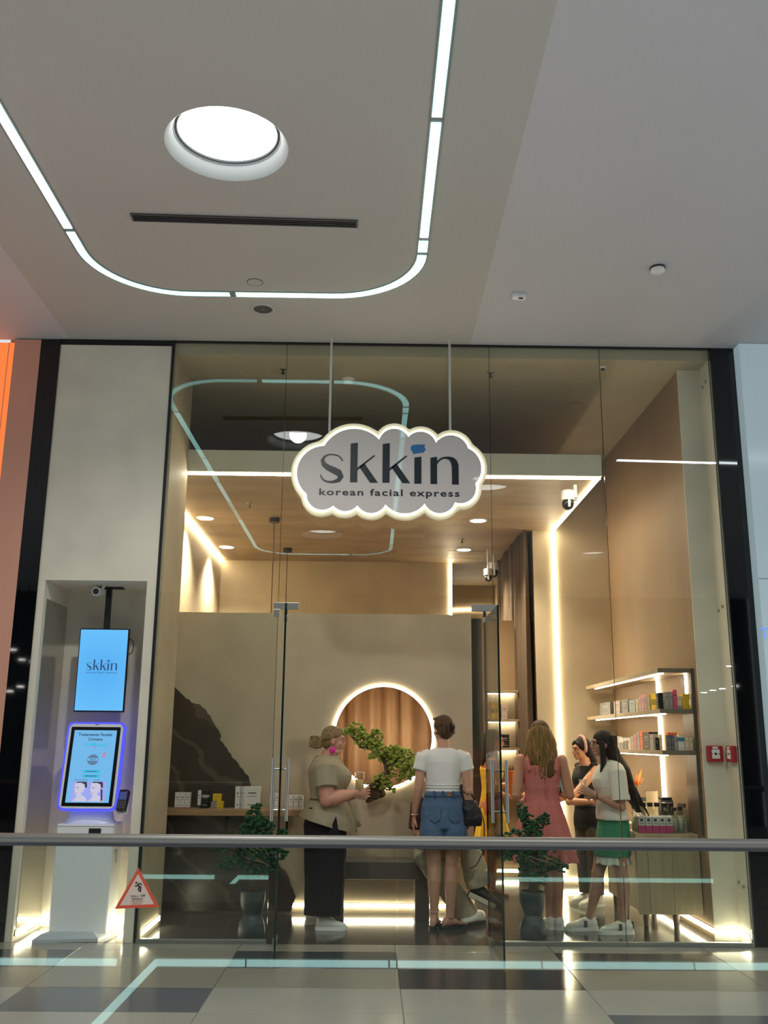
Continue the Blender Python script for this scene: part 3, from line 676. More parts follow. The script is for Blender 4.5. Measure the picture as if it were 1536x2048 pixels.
obj('acrylic_body', B().prism([W(p) for p in out2], (0, 0, 0), (1, 0, 0), (0, 0, 1), (0, 0.05, 0)), ACRYL, t)
obj('led_outline', B().quads([W(inset(p, -0.012)) for p in line + line[:1]], [W(inset(p, 0.022)) for p in line + line[:1]], (0, -0.006, 0), (1, 0, 0), (0, 0, 1), (0, 0.006, 0)), emit('sign_led', (1.0, 0.92, 0.68), 14.0), t)
SIGNF = mat('sign_face', '#cfc6c2', 0.03, spec=0.7)
obj('face_plate', B().prism([W(inset(p, 0.024)) for p in line], (0, -0.008, 0), (1, 0, 0), (0, 0, 1), (0, 0.008, 0)), SIGNF, t)
SPL = [((250, 432), 8), ((256, 452), 9), ((275, 474), 11), ((305, 486), 13), ((345, 486), 18), ((385, 472), 32), ((400, 445), 44), ((385, 418), 50), ((345, 398), 48), ((305, 380), 42), ((272, 355), 36), ((262, 325), 28), ((275, 298), 16), ((305, 283), 10), ((340, 281), 9), ((378, 290), 10), ((400, 308), 9), ((413, 330), 8)]
def logo(parent, fn, y, ink, blue, th=0.003):
    ob = (0, y, 0); U, V, Dd = (1, 0, 0), (0, 0, 1), (0, -th, 0)
    L, R = [], []
    for i, (p, w) in enumerate(SPL):
        a = Vector(SPL[max(i - 1, 0)][0]); b = Vector(SPL[min(i + 1, len(SPL) - 1)][0]); d = (b - a).normalized(); n = Vector((-d.y, d.x)) * w / 2
        L.append(fn((p[0] + n.x, p[1] + n.y))); R.append(fn((p[0] - n.x, p[1] - n.y)))
    obj('letter_s', B().quads(L, R, ob, U, V, Dd), ink, parent)
    for dx in (0, 240):
        q = B()
        for poly in ([(470, 198), (523, 190), (523, 487), (470, 487)], [(523, 378), (640, 286), (658, 284), (523, 398)], [(537, 372), (575, 345), (677, 488), (618, 488)]):
            q.prism([fn((x + dx, yy)) for x, yy in poly], ob, U, V, Dd)
        obj('letter_k', q, ink, parent)
    obj('letter_i', B().prism([fn(p) for p in ((948, 297), (1000, 289), (1000, 491), (948, 491))], ob, U, V, Dd), ink, parent)
    obj('brush_dot', B().prism([fn(p) for p in ((920, 217), (935, 203), (975, 198), (1028, 197), (1022, 215), (1033, 235), (1015, 258), (985, 262), (940, 270), (930, 250), (921, 236))], ob, U, V, Dd), blue, parent)
    q = B(); q.prism([fn(p) for p in ((1068, 297), (1117, 288), (1117, 492), (1068, 492))], ob, U, V, Dd)
    q.quads([fn(p) for p in ((1117, 322), (1140, 300), (1170, 289), (1205, 286), (1240, 292), (1264, 312), (1277, 345), (1278, 400), (1278, 494))],
            [fn(p) for p in ((1117, 345), (1138, 318), (1162, 304), (1188, 303), (1208, 312), (1220, 330), (1227, 360), (1228, 400), (1228, 494))], ob, U, V, Dd)
    obj('letter_n', q, ink, parent)
NAVY = mat('navy_ink', '#141c25', 0.35)
logo(t, W, -0.008, NAVY, mat('brush_blue', '#2b6ca6', 0.5))
x0_, z0_ = W((762, 583))
text('lettering', 'korean facial express', 0.079, NAVY, t, at(x0_, -0.0095, z0_), space=1.16, ext=0.001, off=0.0012, fit=1.152)
for px, zb in ((307, 118), (1220, 90)):
    x, z = W((px, zb)); obj('hanging_rod', B().cyl((x, 0.022, z - 0.02), (x, 0.022, HC + 0.0), 0.0105, n=12), mat('white_rod', '#c9c8c2', 0.35, metal=0.3), t)

# ------------------------------------------------------------------ screen and kiosk in the niche
t = thing('wall_screen', 'portrait screen with blue background hung from the niche ceiling', 'screen', (-2.262, 8.10, 0))
obj('mounting_pole', B().box(-0.022, 0.022, 0.03, 0.07, 2.20, NT - 0.01), BLACK, t)
obj('ceiling_plate', B().box(-0.10, 0.12, 0.01, 0.09, NT - 0.012, NT), BLACK, t)
obj('case', B().box(-0.208, 0.208, 0.0, 0.035, 1.715, 2.408, 0.004), BLACK, t)
SCR = emit('screen_blue', (0.09, 0.47, 0.93), 1.0)
scn = SCR.node_tree; scb = scn.nodes['Principled BSDF']
tcn = scn.nodes.new('ShaderNodeTexCoord'); gr = scn.nodes.new('ShaderNodeTexGradient'); gr.gradient_type = 'SPHERICAL'; mpn = scn.nodes.new('ShaderNodeMapping')
mpn.inputs['Location'].default_value = (0, 0, -2.06 * 2.4); mpn.inputs['Scale'].default_value = (2.4, 2.4, 2.4)
rmp = scn.nodes.new('ShaderNodeValToRGB'); rmp.color_ramp.elements[0].color = (0.115, 0.46, 0.84, 1); rmp.color_ramp.elements[1].color = (0.07, 0.36, 0.76, 1)
scn.links.new(tcn.outputs['Object'], mpn.inputs[0]); scn.links.new(mpn.outputs[0], gr.inputs[0]); scn.links.new(gr.outputs['Fac'], rmp.inputs[0]); scn.links.new(rmp.outputs[0], scb.inputs['Emission Color'])
sc_ = obj('display', B().box(-0.199, 0.199, -0.002, 0.0, 1.727, 2.398), SCR, t)
LG = lambda p: ((p[0] - 760) * 0.000246, 2.058 - (p[1] - 490) * 0.00030)
DKB = emit('screen_navy', (0.015, 0.055, 0.16), 1.0)
logo(sc_, LG, -0.003, DKB, emit('screen_dot', (0.02, 0.16, 0.5), 1.0), 0.0005)
text('caption', 'korean facial express', 0.0190, DKB, sc_, at(0, -0.0035, 2.034), space=1.1, fit=0.254)
cb = B(); cb.tube([(0.20, 0.03, 2.33), (0.235, 0.03, 2.31), (0.245, 0.03, 2.26), (0.235, 0.03, 2.21), (0.205, 0.03, 2.19)], 0.004, 8)
obj('cable', cb, BLACK, t, True)
t = thing('security_camera', 'small white bullet camera at the niche ceiling beside the pole', 'camera', (-2.315, 8.02, NT))
obj('bracket', B().cyl((0.03, 0.04, 0), (0.01, 0.02, -0.05), 0.012, n=12), WHITE, t)
obj('body', B().cyl((0.0, 0.06, -0.05), (-0.01, -0.05, -0.062), 0.036, n=20), WHITE, t, True, sharp=40)
obj('lens', B().cyl((-0.01, -0.05, -0.062), (-0.0105, -0.054, -0.0625), 0.026, n=18), BLACK, t)

KX, KY = -2.238, 8.0
t = thing('kiosk', 'white self-service kiosk with tilted blue-edged touch screen in the niche', 'kiosk', (KX, KY, 0))
KW = mat('kiosk_white', '#e4e8ea', 0.3)
def rrect(w, h, r, n=6):
    o = []
    for cx, cyy, a0 in ((w - r, h - r, 0), (-w + r, h - r, 90), (-w + r, -h + r, 180), (w - r, -h + r, 270)):
        for i in range(n + 1):
            a = math.radians(a0 + 90 * i / n); o.append((cx + r * math.cos(a), cyy + r * math.sin(a)))
    return o
obj('pedestal', B().box(-0.225, 0.225, -0.10, 0.19, 0.04, 0.845, 0.012), KW, t)
obj('plinth', B().loft([((0, 0.02, 0.0), (0.42, 0, 0), (0, 0.30, 0)), ((0, 0.02, 0.022), (0.42, 0, 0), (0, 0.30, 0)), ((0, 0.03, 0.055), (0.34, 0, 0), (0, 0.235, 0))], 4), mat('kiosk_plinth', '#b9bfc5', 0.35), t)
for o in [t.children[-1]]:
    o.data.transform(Matrix.Rotation(PI / 4, 4, 'Z') @ Matrix.Identity(4)); o.data.transform(Matrix.Diagonal((0.93, 0.9, 1, 1)))
obj('neck', B().loft([((0, 0.03, 0.84), (0.215, 0, 0), (0, 0.09, 0)), ((0, 0.03, 0.88), (0.185, 0, 0), (0, 0.07, 0)), ((0, 0.04, 0.98), (0.165, 0, 0), (0, 0.05, 0))], 24), KW, t, True, sharp=50)
obj('ticket_slot', B().box(0.03, 0.125, -0.104, -0.098, 0.775, 0.812), BLACK, t)
obj('door_seam', B().box(-0.225, 0.225, -0.102, -0.099, 0.826, 0.829), mat('kiosk_seam', '#6e7378', 0.6), t)
obj('side_lock', B().cyl((0.225, -0.02, 0.64), (0.243, -0.02, 0.64), 0.012, n=12).box(0.236, 0.242, -0.028, -0.012, 0.55, 0.635), STEEL, t)
obj('side_panel_label', B().box(0.2255, 0.2265, -0.045, 0.0, 0.71, 0.725), mat('kiosk_label', '#8b8f92', 0.5), t)
hd = bpy.data.objects.new('screen_head', None)
C.objects.link(hd); hd.parent = t; hd.location = (-0.005, -0.02, 1.285); hd.rotation_euler = (math.radians(-10), 0, 0)
BLUE = emit('kiosk_blue_led', (0.08, 0.09, 1.0), 0.9)
hw, hh = 0.232, 0.345
obj('bezel', B().prism(rrect(hw - 0.013, hh - 0.013, 0.04), (0, -0.022, 0), (1, 0, 0), (0, 0, 1), (0, 0.05, 0)), KW, hd)
obj('blue_light_edge', B().prism(rrect(hw + 0.004, hh + 0.004, 0.048), (0, -0.016, 0), (1, 0, 0), (0, 0, 1), (0, 0.045, 0)), BLUE, hd)
obj('black_frame', B().prism(rrect(0.200, 0.312, 0.006), (0, -0.025, -0.004), (1, 0, 0), (0, 0, 1), (0, 0.004, 0)), mat('kiosk_black', '#050607', 0.12), hd)
KS = emit('kiosk_display', (0.17, 0.50, 0.86), 0.82); KS.node_tree.nodes['Principled BSDF'].inputs['Roughness'].default_value = 0.1
# a sub-part level only: everything printed on the display shares the depth of the display itself
obj('display', B().prism(rrect(0.172, 0.285, 0.002), (0, -0.0265, -0.004), (1, 0, 0), (0, 0, 1), (0, 0.002, 0)), KS, hd)
KN = emit('kiosk_print_navy', (0.03, 0.07, 0.16), 1.0); KT = emit('kiosk_print_teal', (0.03, 0.42, 0.66), 1.0); KSK = emit('kiosk_print_skin', (0.50, 0.48, 0.62), 1.0); KL = emit('kiosk_print_lilac', (0.30, 0.36, 0.82), 0.9)
KD = emit('kiosk_print_dark', (0.015, 0.02, 0.035), 1.0); KP = emit('kiosk_print_pink', (0.55, 0.16, 0.30), 1.0); KG = emit('kiosk_print_grey', (0.09, 0.16, 0.28), 1.0)
yk = -0.0275
text('headline', 'Tratamente Faciale', 0.034, KN, hd, at(0, yk, 0.235), fit=0.275, off=0.0008); text('headline', 'Coreene', 0.034, KN, hd, at(0.005, yk, 0.198), fit=0.115, off=0.0008)
text('headline', '15 Minute', 0.042, KT, hd, at(0.01, yk, 0.152), fit=0.19, off=0.001)
def flat(poly, m, nm, dy=0.0): obj(nm, B().prism(poly, (0, yk - dy, 0), (1, 0, 0), (0, 0, 1), (0, 0.0006, 0)), m, hd)
circ = lambda cx, cz, rx, rz, n=24, a0=0, a1=2 * PI: [(cx + rx * math.cos(a0 + (a1 - a0) * i / n), cz + rz * math.sin(a0 + (a1 - a0) * i / n)) for i in range(n if a1 - a0 > 6.2 else n + 1)]
flat(circ(0.005, 0.045, 0.046, 0.042), KG, 'emblem'); flat([(-0.036, 0.058), (0.046, 0.058), (0.047, 0.036), (-0.037, 0.036)], KS, 'emblem_band', 0.0004)
LE = lambda p: (0.005 + (p[0] - 760) * 0.000068, 0.039 - (p[1] - 490) * 0.000075)
text('emblem_lettering', 'skkin', 0.024, KN, hd, at(0.005, yk - 0.0008, 0.0405), sx=1.15)
flat([(0.002, 0.094), (0.03, 0.099), (0.04, 0.092), (0.01, 0.088)], KT, 'brush_mark')
flat(circ(0.01, 0.148, 0.010, 0.011), KP, 'lip_mark'); flat([(0.078, 0.094), (0.094, 0.104), (0.102, 0.098), (0.098, 0.07), (0.082, 0.06)], KP, 'bottle_mark')
for z in (-0.047, -0.083): flat([(-0.062, z - 0.012), (0.076, z - 0.012), (0.076, z + 0.012), (-0.062, z + 0.012)], KT, 'button'); flat([(-0.04, z - 0.003), (0.05, z - 0.003), (0.05, z + 0.003), (-0.04, z + 0.003)], KN, 'button_caption', 0.0004)
text('caption', 'Before the treatment', 0.0125, KN, hd, at(-0.068, yk, -0.117)); text('caption', 'Just after', 0.0125, KN, hd, at(0.062, yk, -0.117))
flat([(-0.135, -0.281), (0.142, -0.281), (0.142, -0.126), (-0.135, -0.126)], KL, 'picture_ground')
def portrait(cx, s_, nm):
    flat([(cx - 0.055 * s_, -0.280), (cx + 0.066 * s_, -0.280), (cx + 0.045 * s_, -0.245), (cx + 0.012 * s_, -0.228), (cx + 0.010 * s_, -0.205), (cx - 0.022 * s_, -0.222), (cx - 0.024 * s_, -0.245)][::1 if s_ > 0 else -1], KSK, nm + '_shoulders', 0.0004)
    flat([(cx + dx * s_, z) for dx, z in ((-0.046, -0.150), (-0.040, -0.137), (0.0, -0.128), (0.034, -0.140), (0.038, -0.175), (0.026, -0.205), (0.002, -0.224), (-0.022, -0.234), (-0.036, -0.222), (-0.042, -0.200), (-0.050, -0.190), (-0.045, -0.175))], KSK, nm + '_face', 0.0008)
    flat([(cx + dx * s_, z) for dx, z in ((-0.040, -0.138), (-0.030, -0.128), (0.045, -0.128), (0.052, -0.170), (0.036, -0.176), (0.030, -0.148), (0.0, -0.136))], KD, nm + '_hair', 0.0012)
    flat([(cx + dx * s_, z) for dx, z in ((-0.034, -0.173), (-0.018, -0.170), (-0.016, -0.174), (-0.032, -0.177))], KD, nm + '_eye', 0.0012)
    flat([(cx + dx * s_, z) for dx, z in ((-0.034, -0.212), (-0.022, -0.209), (-0.016, -0.213), (-0.028, -0.217))], KP, nm + '_lips', 0.0012)
portrait(-0.065, 1, 'left'); portrait(0.062, 1, 'right')
flat([(0.098, -0.180), (0.112, -0.190), (0.120, -0.270), (0.108, -0.280)], KD, 'ponytail', 0.0012)
obj('head_camera', B().box(-0.012, 0.016, -0.0235, -0.022, 0.325, 0.329), BLACK, hd)
cr = bpy.data.objects.new('card_reader', None); C.objects.link(cr); cr.parent = t; cr.location = (0.278, -0.08, 1.02); cr.rotation_euler = (math.radians(-22), 0, math.radians(-8))
obj('reader_body', B().box(-0.038, 0.038, -0.03, 0.025, -0.085, 0.085, 0.010), BLACK, cr)
obj('reader_screen', B().box(-0.028, 0.030, -0.033, -0.030, 0.0, 0.062), emit('reader_glow', (0.03, 0.05, 0.20), 0.8), cr)
kb = B()
for i in range(3):
    for j in range(4): kb.box(-0.024 + i * 0.018, -0.012 + i * 0.018, -0.034, -0.030, -0.070 + j * 0.016, -0.060 + j * 0.016)
obj('keypad', kb, mat('reader_keys', '#585c68', 0.5), cr)
obj('holder', B().box(-0.042, 0.042, 0.020, 0.034, -0.098, -0.02, 0.004).box(-0.10, -0.03, 0.02, 0.05, -0.075, -0.045, 0.004), KW, cr)

# fire alarm call points on the right jamb
for (x, y, rz, lab) in ((2.826, 8.028, 0, 'red fire alarm call point on the plaster jamb at the right'), (2.935, 7.865, math.radians(-90), 'second red fire alarm call point, half hidden beside the black pillar')):
    t = thing('call_point', lab, 'alarm', (x, y, 1.425), rz)
    obj('housing', B().box(-0.064, 0.064, -0.045, 0.0, -0.064, 0.064, 0.006), mat('alarm_red', '#a8202c', 0.4), t)
    obj('white_plate', B().box(-0.030, 0.034, -0.047, -0.045, -0.038, 0.034), WHITE, t)
    obj('header', B().box(-0.022, 0.022, -0.0475, -0.045, 0.040, 0.056), WHITE, t)
    bb = B(); bb.cyl((0.0, -0.0485, 0), (0.0, -0.047, 0), 0.010, n=16); bb.prism([(-0.034, 0.004), (-0.034, -0.004), (-0.016, 0)], (0, -0.0485, 0), (1, 0, 0), (0, 0, 1), (0, 0.001, 0)); bb.prism([(0.034, 0.004), (0.016, 0), (0.034, -0.004)], (0, -0.0485, 0), (1, 0, 0), (0, 0, 1), (0, 0.001, 0))
    obj('press_mark', bb, BLACK, t)
for x, y, z, lab in ((2.935, 7.87, 4.62, 'front glass fixing at the top of the right return'), (2.935, 7.87, 2.62, 'front glass fixing halfway up the right return'), (2.935, 7.87, 0.42, 'front glass fixing near the foot of the right return'),
                     (2.935, 7.96, 4.60, 'rear glass fixing at the top of the right return'), (2.935, 7.96, 2.60, 'rear glass fixing halfway up the right return'), (2.935, 7.96, 0.44, 'rear glass fixing near the foot of the right return')):
    o = obj('glass_fixing', B().cyl((0, 0, 0), (-0.012, 0, 0), 0.014, n=14), STEEL, None, True, (x, y, z), 40)
    tag(o, 'small round steel ' + lab, 'fixing', 'glass fixings on the right return')
# ================================================================== partition fittings
t = thing('marble_panel', 'dark marble wall slab with irregular broken edge on the plaster partition', 'panel', (0, PY, 0))
MP = [(-2.09, 0.012), (-2.09, 2.20), (-1.90, 2.035), (-1.874, 2.022), (-1.83, 1.96), (-1.76, 1.90), (-1.685, 1.838), (-1.604, 1.822), (-1.54, 1.77), (-1.47, 1.66), (-1.40, 1.56), (-1.385, 1.54), (-1.396, 1.50), (-1.37, 1.47), (-1.30, 1.37), (-1.20, 1.26), (-1.122, 1.177), (-1.11, 1.13), (-1.07, 1.03), (-1.03, 0.93), (-1.00, 0.86),
      (-0.94, 0.72), (-0.874, 0.574), (-0.83, 0.44), (-0.789, 0.375), (-0.74, 0.34), (-0.71, 0.27), (-0.685, 0.20), (-0.655, 0.135), (-0.675, 0.08), (-0.69, 0.012)]
mp2 = []
for a, b_ in zip(MP[2:], MP[3:]):
    n = max(1, int(math.hypot(b_[0] - a[0], b_[1] - a[1]) / 0.03))
    for i in range(n):
        f = i / n; p = (a[0] + (b_[0] - a[0]) * f, a[1] + (b_[1] - a[1]) * f); k = noise.noise(Vector((p[0] * 22, p[1] * 22, 0))) * 0.012
        mp2.append((p[0] + k, p[1] + k * 0.6))
obj('slab', B().prism(MP[:2] + mp2 + [MP[-1]], (0, 0, 0), (1, 0, 0), (0, 0, 1), (0, -0.022, 0)), MARBLE, t)
obj('slab_joint', B().box(-1.745, -1.742, -0.0225, -0.02, 0.012, 0.82), BLACK, t)

t = thing('wall_shelf', 'oak shelf board carrying small cartons along the plaster partition', 'shelf', (0, PY, 0))
obj('board', B().box(-2.08, -0.592, -0.25, -0.023, 0.842, 0.898, 0.003), WOOD, t)
for x in (-1.9, -1.3, -0.75): obj('bracket', B().box(x - 0.01, x + 0.01, -0.19, -0.023, 0.80, 0.842).box(x - 0.01, x + 0.01, -0.045, -0.023, 0.70, 0.80), BLACKFRAME, t)

CM = {k: mat('carton_' + k, c, 0.42) for k, c in dict(white='#d8d4cc', cream='#dcc9a6', grey='#9a918c', mauve='#b09a94', dkgrey='#5a5b5c', black='#141314', yellow='#e0b512', olive='#8f7d1c', pink='#d9506f', rose='#e08490', orange='#ec6d22', teal='#9fb0ae', brown='#4c3432', red='#8e2024', blue='#3f7f98', silver='#aeb0b2').items()}
PRN = {'l': mat('print_dark', '#4a4642', 0.5), 'd': mat('print_light', '#b7ada0', 0.5)}
def carton(x0, x1, y0, y1, z0, h, col, label, group, face='-y', cap=None, nm='carton'):
    t = thing(nm, label, 'box', ((x0 + x1) / 2, (y0 + y1) / 2, z0), 0, group)
    w, d = (x1 - x0) / 2, (y1 - y0) / 2; obj('body', B().box(-w, w, -d, d, 0, h, min(0.0015, w * 0.2)), CM[col], t)
    pm = PRN['d'] if col in ('black', 'dkgrey', 'brown', 'red', 'olive') else PRN['l']
    b = B()
    for k, (za, zb, f) in enumerate(((0.68, 0.73, 0.5), (0.55, 0.57, 0.62), (0.16, 0.19, 0.55))):
        if face == '-y': b.box(-w * f, w * f, -d - 0.0006, -d + 0.0005, h * za, h * zb)
        else: b.box(-w - 0.0006, -w + 0.0005, -d * f, d * f, h * za, h * zb)
    o = obj('print', b, pm, t); o['kind'] = 'stuff'
    if cap: obj('band', B().box(-w - 0.0004, w + 0.0004, -d - 0.0004, d + 0.0004, h * cap[1], h * cap[2]), CM[cap[0]], t)
    return t
zs = 0.8985; G = 'cartons on the left oak shelf'
for k, (x0, x1, y, h, col, lab, cap) in enumerate((
    (-1.755, -1.711, 8.99, 0.135, 'white', 'leftmost white carton of three on the left oak shelf', ('red', 0.0, 0.05)),
    (-1.709, -1.665, 8.99, 0.135, 'white', 'middle white carton of three on the left oak shelf', ('red', 0.0, 0.05)),
    (-1.663, -1.619, 8.99, 0.135, 'white', 'right white carton of the left trio on the oak shelf', ('red', 0.0, 0.05)),
    (-1.550, -1.522, 8.99, 0.155, 'white', 'slim white carton beside the dark box on the left oak shelf', ('brown', 0.0, 0.17)),
    (-1.516, -1.455, 9.00, 0.160, 'black', 'dark carton with silver band on the left oak shelf', ('silver', 0.60, 0.72)),
    (-1.428, -1.376, 9.00, 0.058, 'grey', 'low grey carton under the stacked yellow box, left oak shelf', None),
    (-1.374, -1.318, 8.98, 0.062, 'yellow', 'lower yellow carton at right of the grey one, left oak shelf', None),
    (-1.215, -1.172, 9.00, 0.190, 'white', 'tall slim white carton left of the big white box', None),
    (-1.170, -1.153, 9.00, 0.190, 'silver', 'very thin grey carton left of the big white box', None),
    (-1.151, -1.137, 9.00, 0.190, 'white', 'very thin white carton touching the big white box', None),
    (-1.135, -0.990, 9.00, 0.192, 'white', 'big square white box behind the plant on the oak shelf', None),
    (-0.900, -0.861, 8.99, 0.135, 'white', 'left white carton of the pair left of the door handle', None),
    (-0.858, -0.818, 8.99, 0.135, 'white', 'right white carton of the pair left of the door handle', None),
    (-0.730, -0.690, 8.99, 0.118, 'white', 'white carton between the bars of the left door handle', None),
    (-0.686, -0.640, 8.99, 0.118, 'white', 'white carton right of centre of the left door handle', None),
    (-0.636, -0.602, 8.99, 0.118, 'white', 'last white carton at the right end of the oak shelf', None))):
    carton(x0, x1, y - 0.03, y + 0.04, zs, h, col, lab, G, cap=cap)
carton(-1.418, -1.345, 8.985, 9.045, zs + 0.0625, 0.062, 'yellow', 'upper yellow carton stacked on the grey and yellow boxes', G)

t = thing('bench', 'low dark grey bench against the plaster partition', 'bench', (0.095, 8.92, 0))
BENCHM = mat('bench_grey', '#5b5149', 0.5, var=0.06)
obj('seat', B().box(-0.435, 0.435, -0.17, 0.18, 0.335, 0.482, 0.006), BENCHM, t)
for x in (-0.37, 0.37): obj('leg', B().box(x - 0.062, x + 0.062, -0.15, 0.16, 0.0, 0.335, 0.004), BENCHM, t)

# ================================================================== right-hand shelving
SHY0, SHY1 = 8.13, 10.90
t = thing('shelf_unit', 'wall shelving with three lit boards and dark end posts on the right', 'shelf', (0, 0, 0))
EDGE = mat('shelf_edge_bronze', '#6e6353', 0.45)
for z, th in ((2.125, 0.036), (1.787, 0.036), (1.447, 0.036)):
    bd = obj('board', B().box(2.435, 2.738, SHY0, SHY1, z - th, z, 0.002), WOODV, t)
    obj('edge_band', B().box(2.433, 2.738, SHY0 - 0.002, SHY0, z - th, z), EDGE, bd)
    obj('light_strip', B().box(2.475, 2.497, SHY0 + 0.05, SHY1 - 0.25, z - th - 0.008, z - th), LED_S, bd)
obj('end_post', B().box(2.712, 2.738, SHY0 - 0.004, SHY0 + 0.03, 0.78, 2.125), mat('shelf_post', '#4f4a40', 0.45), t)
obj('end_panel', B().box(2.728, 2.738, SHY0 + 0.03, 8.46, 0.78, 2.09), WOODD, t)
for y, z0, z1 in ((9.155, 0.80, 1.41), (9.155, 1.45, 1.75), (9.155, 1.79, 2.085), (8.31, 1.80, 2.085)):
    obj('wall_light', B().box(2.722, 2.738, y - 0.022, y + 0.022, z0, z1), LED_S, t)

zs = 1.7875; G = 'cartons on the upper right shelf'
for (ya, yb, z1, col, lab) in ((9.99, 10.45, 1.919, 'dkgrey', 'wide dark grey carton farthest back on the upper right shelf'), (9.60, 9.84, 1.915, 'mauve', 'pale mauve carton second from the back on the upper right shelf'),
    (9.29, 9.53, 1.917, 'dkgrey', 'tall dark grey carton in the back half of the upper right shelf'), (9.05, 9.25, 1.901, 'teal', 'pale teal carton near the wall light, upper right shelf'),
    (8.965, 9.01, 1.904, 'cream', 'thin cream carton beside the pale teal one, upper right shelf'), (8.84, 8.91, 1.917, 'mauve', 'mauve carton left of the pink spine, upper right shelf'), (8.752, 8.83, 1.931, 'rose', 'salmon pink slim carton in the middle of the upper right shelf'),
    (8.66, 8.74, 1.913, 'grey', 'grey carton right of the salmon one, upper right shelf'), (8.55, 8.65, 1.93, 'olive', 'olive yellow carton left of the big black box, upper right shelf')):
    carton(2.475, 2.56, ya, yb, zs, z1 - zs, col, lab, G, face='-x')
for (x0, x1, y, dz, h, col, lab) in ((2.476, 2.540, 8.49, 0, 0.044, 'yellow', 'lower small yellow carton behind the black box, upper right shelf'), (2.472, 2.535, 8.49, 0.092, 0.05, 'yellow', 'upper small yellow carton propped behind the black box'),
    (2.472, 2.545, 8.49, 0.0445, 0.047, 'olive', 'middle olive carton of the small stack behind the black box'),
    (2.455, 2.500, 8.27, 0, 0.138, 'black', 'big black box at the front edge of the upper right shelf'),
    (2.503, 2.534, 8.22, 0, 0.142, 'grey', 'left grey carton beside the black box, upper right shelf'), (2.537, 2.566, 8.22, 0, 0.144, 'grey', 'right grey carton beside the hot pink one, upper right shelf'),
    (2.569, 2.601, 8.21, 0, 0.162, 'pink', 'hot pink tall carton at the front end of the upper right shelf'), (2.604, 2.642, 8.22, 0, 0.026, 'grey', 'flat grey carton under the cream one, upper right shelf'),
    (2.604, 2.642, 8.22, 0.0265, 0.085, 'cream', 'cream carton between hot pink and yellow, upper right shelf'), (2.645, 2.708, 8.20, 0, 0.034, 'yellow', 'bottom yellow carton of the front stack, upper right shelf'),
    (2.644, 2.700, 8.20, 0.0345, 0.044, 'yellow', 'middle yellow carton of the front stack, upper right shelf'), (2.646, 2.706, 8.20, 0.079, 0.048, 'yellow', 'top yellow carton of the front stack, upper right shelf'), (2.688, 2.711, 8.285, 0, 0.125, 'brown', 'dark brown carton by the end post, upper right shelf')):
    carton(x0, x1, y - 0.03, y + 0.03, zs + dz, h, col, lab, G, face='-x' if col == 'black' else '-y')
zs = 1.4475; G = 'cartons on the lower right shelf'
for (ya, yb, z1, col, lab, cap) in ((10.35, 10.75, 1.575, 'grey', 'grey carton at the far back end of the lower right shelf', None), (9.90, 10.30, 1.57, 'white', 'white carton at the back of the lower right shelf', None), (9.53, 9.69, 1.562, 'dkgrey', 'dark carton behind the long-haired woman, lower right shelf', ('white', 0.55, 0.95)), (9.38, 9.52, 1.552, 'black', 'black carton with white top, lower right shelf', ('white', 0.75, 1.0)),
    (9.27, 9.36, 1.552, 'cream', 'cream carton right of the black-and-white one, lower right shelf', None), (9.15, 9.25, 1.57, 'mauve', 'mauve carton left of the salmon spine, lower right shelf', None), (9.065, 9.14, 1.587, 'rose', 'salmon pink slim carton on the lower right shelf', None),
    (8.945, 9.05, 1.604, 'grey', 'tall grey carton left of the orange one, lower right shelf', None), (8.85, 8.935, 1.608, 'orange', 'bright orange tall carton on the lower right shelf', None), (8.64, 8.835, 1.602, 'black', 'tall black carton right of the orange one', None), (8.52, 8.63, 1.583, 'grey', 'grey carton right of the tall black one', None)):
    carton(2.475, 2.555, ya, yb, zs, z1 - zs, col, lab, G, face='-x', cap=cap)
for (x0, x1, y, dz, h, col, lab, cap) in ((2.448, 2.478, 8.39, 0, 0.105, 'black', 'short black carton in front of white ones, lower right shelf', None), (2.482, 2.500, 8.37, 0, 0.132, 'cream', 'cream carton right of the short black one', None),
    (2.505, 2.535, 8.23, 0, 0.124, 'dkgrey', 'left slate grey carton under the orange lid', None), (2.537, 2.558, 8.23, 0, 0.124, 'dkgrey', 'right slate grey carton under the orange lid', None), (2.508, 2.590, 8.23, 0.1245, 0.022, 'orange', 'flat orange carton lying on top of slate grey ones', None),
    (2.561, 2.588, 8.23, 0, 0.122, 'grey', 'pale grey carton left of the blue banded one', None), (2.591, 2.640, 8.21, 0, 0.112, 'white', 'white carton with blue bands near the front end', ('blue', 0.66, 0.95)), (2.620, 2.660, 8.29, 0, 0.135, 'cream', 'tall cream carton behind the blue banded one', None), (2.645, 2.676, 8.21, 0, 0.108, 'cream', 'cream carton second from the end post, lower right shelf', None), (2.680, 2.711, 8.21, 0, 0.106, 'cream', 'last cream carton touching the end post, lower right shelf', None)):
    carton(x0, x1, y - 0.03, y + 0.03, zs + dz, h, col, lab, G, cap=cap)
G = 'boxes on the passage wall shelf'
for (x0, x1, y, z, h, col, lab) in ((1.415, 1.52, 11.42, 1.7655, 0.07, 'yellow', 'lower yellow box on the passage wall shelf'), (1.44, 1.525, 11.42, 1.836, 0.045, 'olive', 'middle olive yellow box on the passage wall shelf'), (1.415, 1.52, 11.42, 1.882, 0.08, 'yellow', 'upper yellow box on the passage wall shelf'),
    (1.535, 1.605, 11.42, 1.7655, 0.17, 'mauve', 'mauve box beside the yellow ones on the passage wall shelf'), (1.52, 1.62, 11.42, 1.4405, 0.15, 'black', 'black box on the lower board of the passage wall shelf'), (1.415, 1.51, 11.42, 1.4405, 0.11, 'mauve', 'pale box on the lower board of the passage wall shelf')):
    carton(x0, x1, y - 0.05, y + 0.05, z, h, col, lab, G)

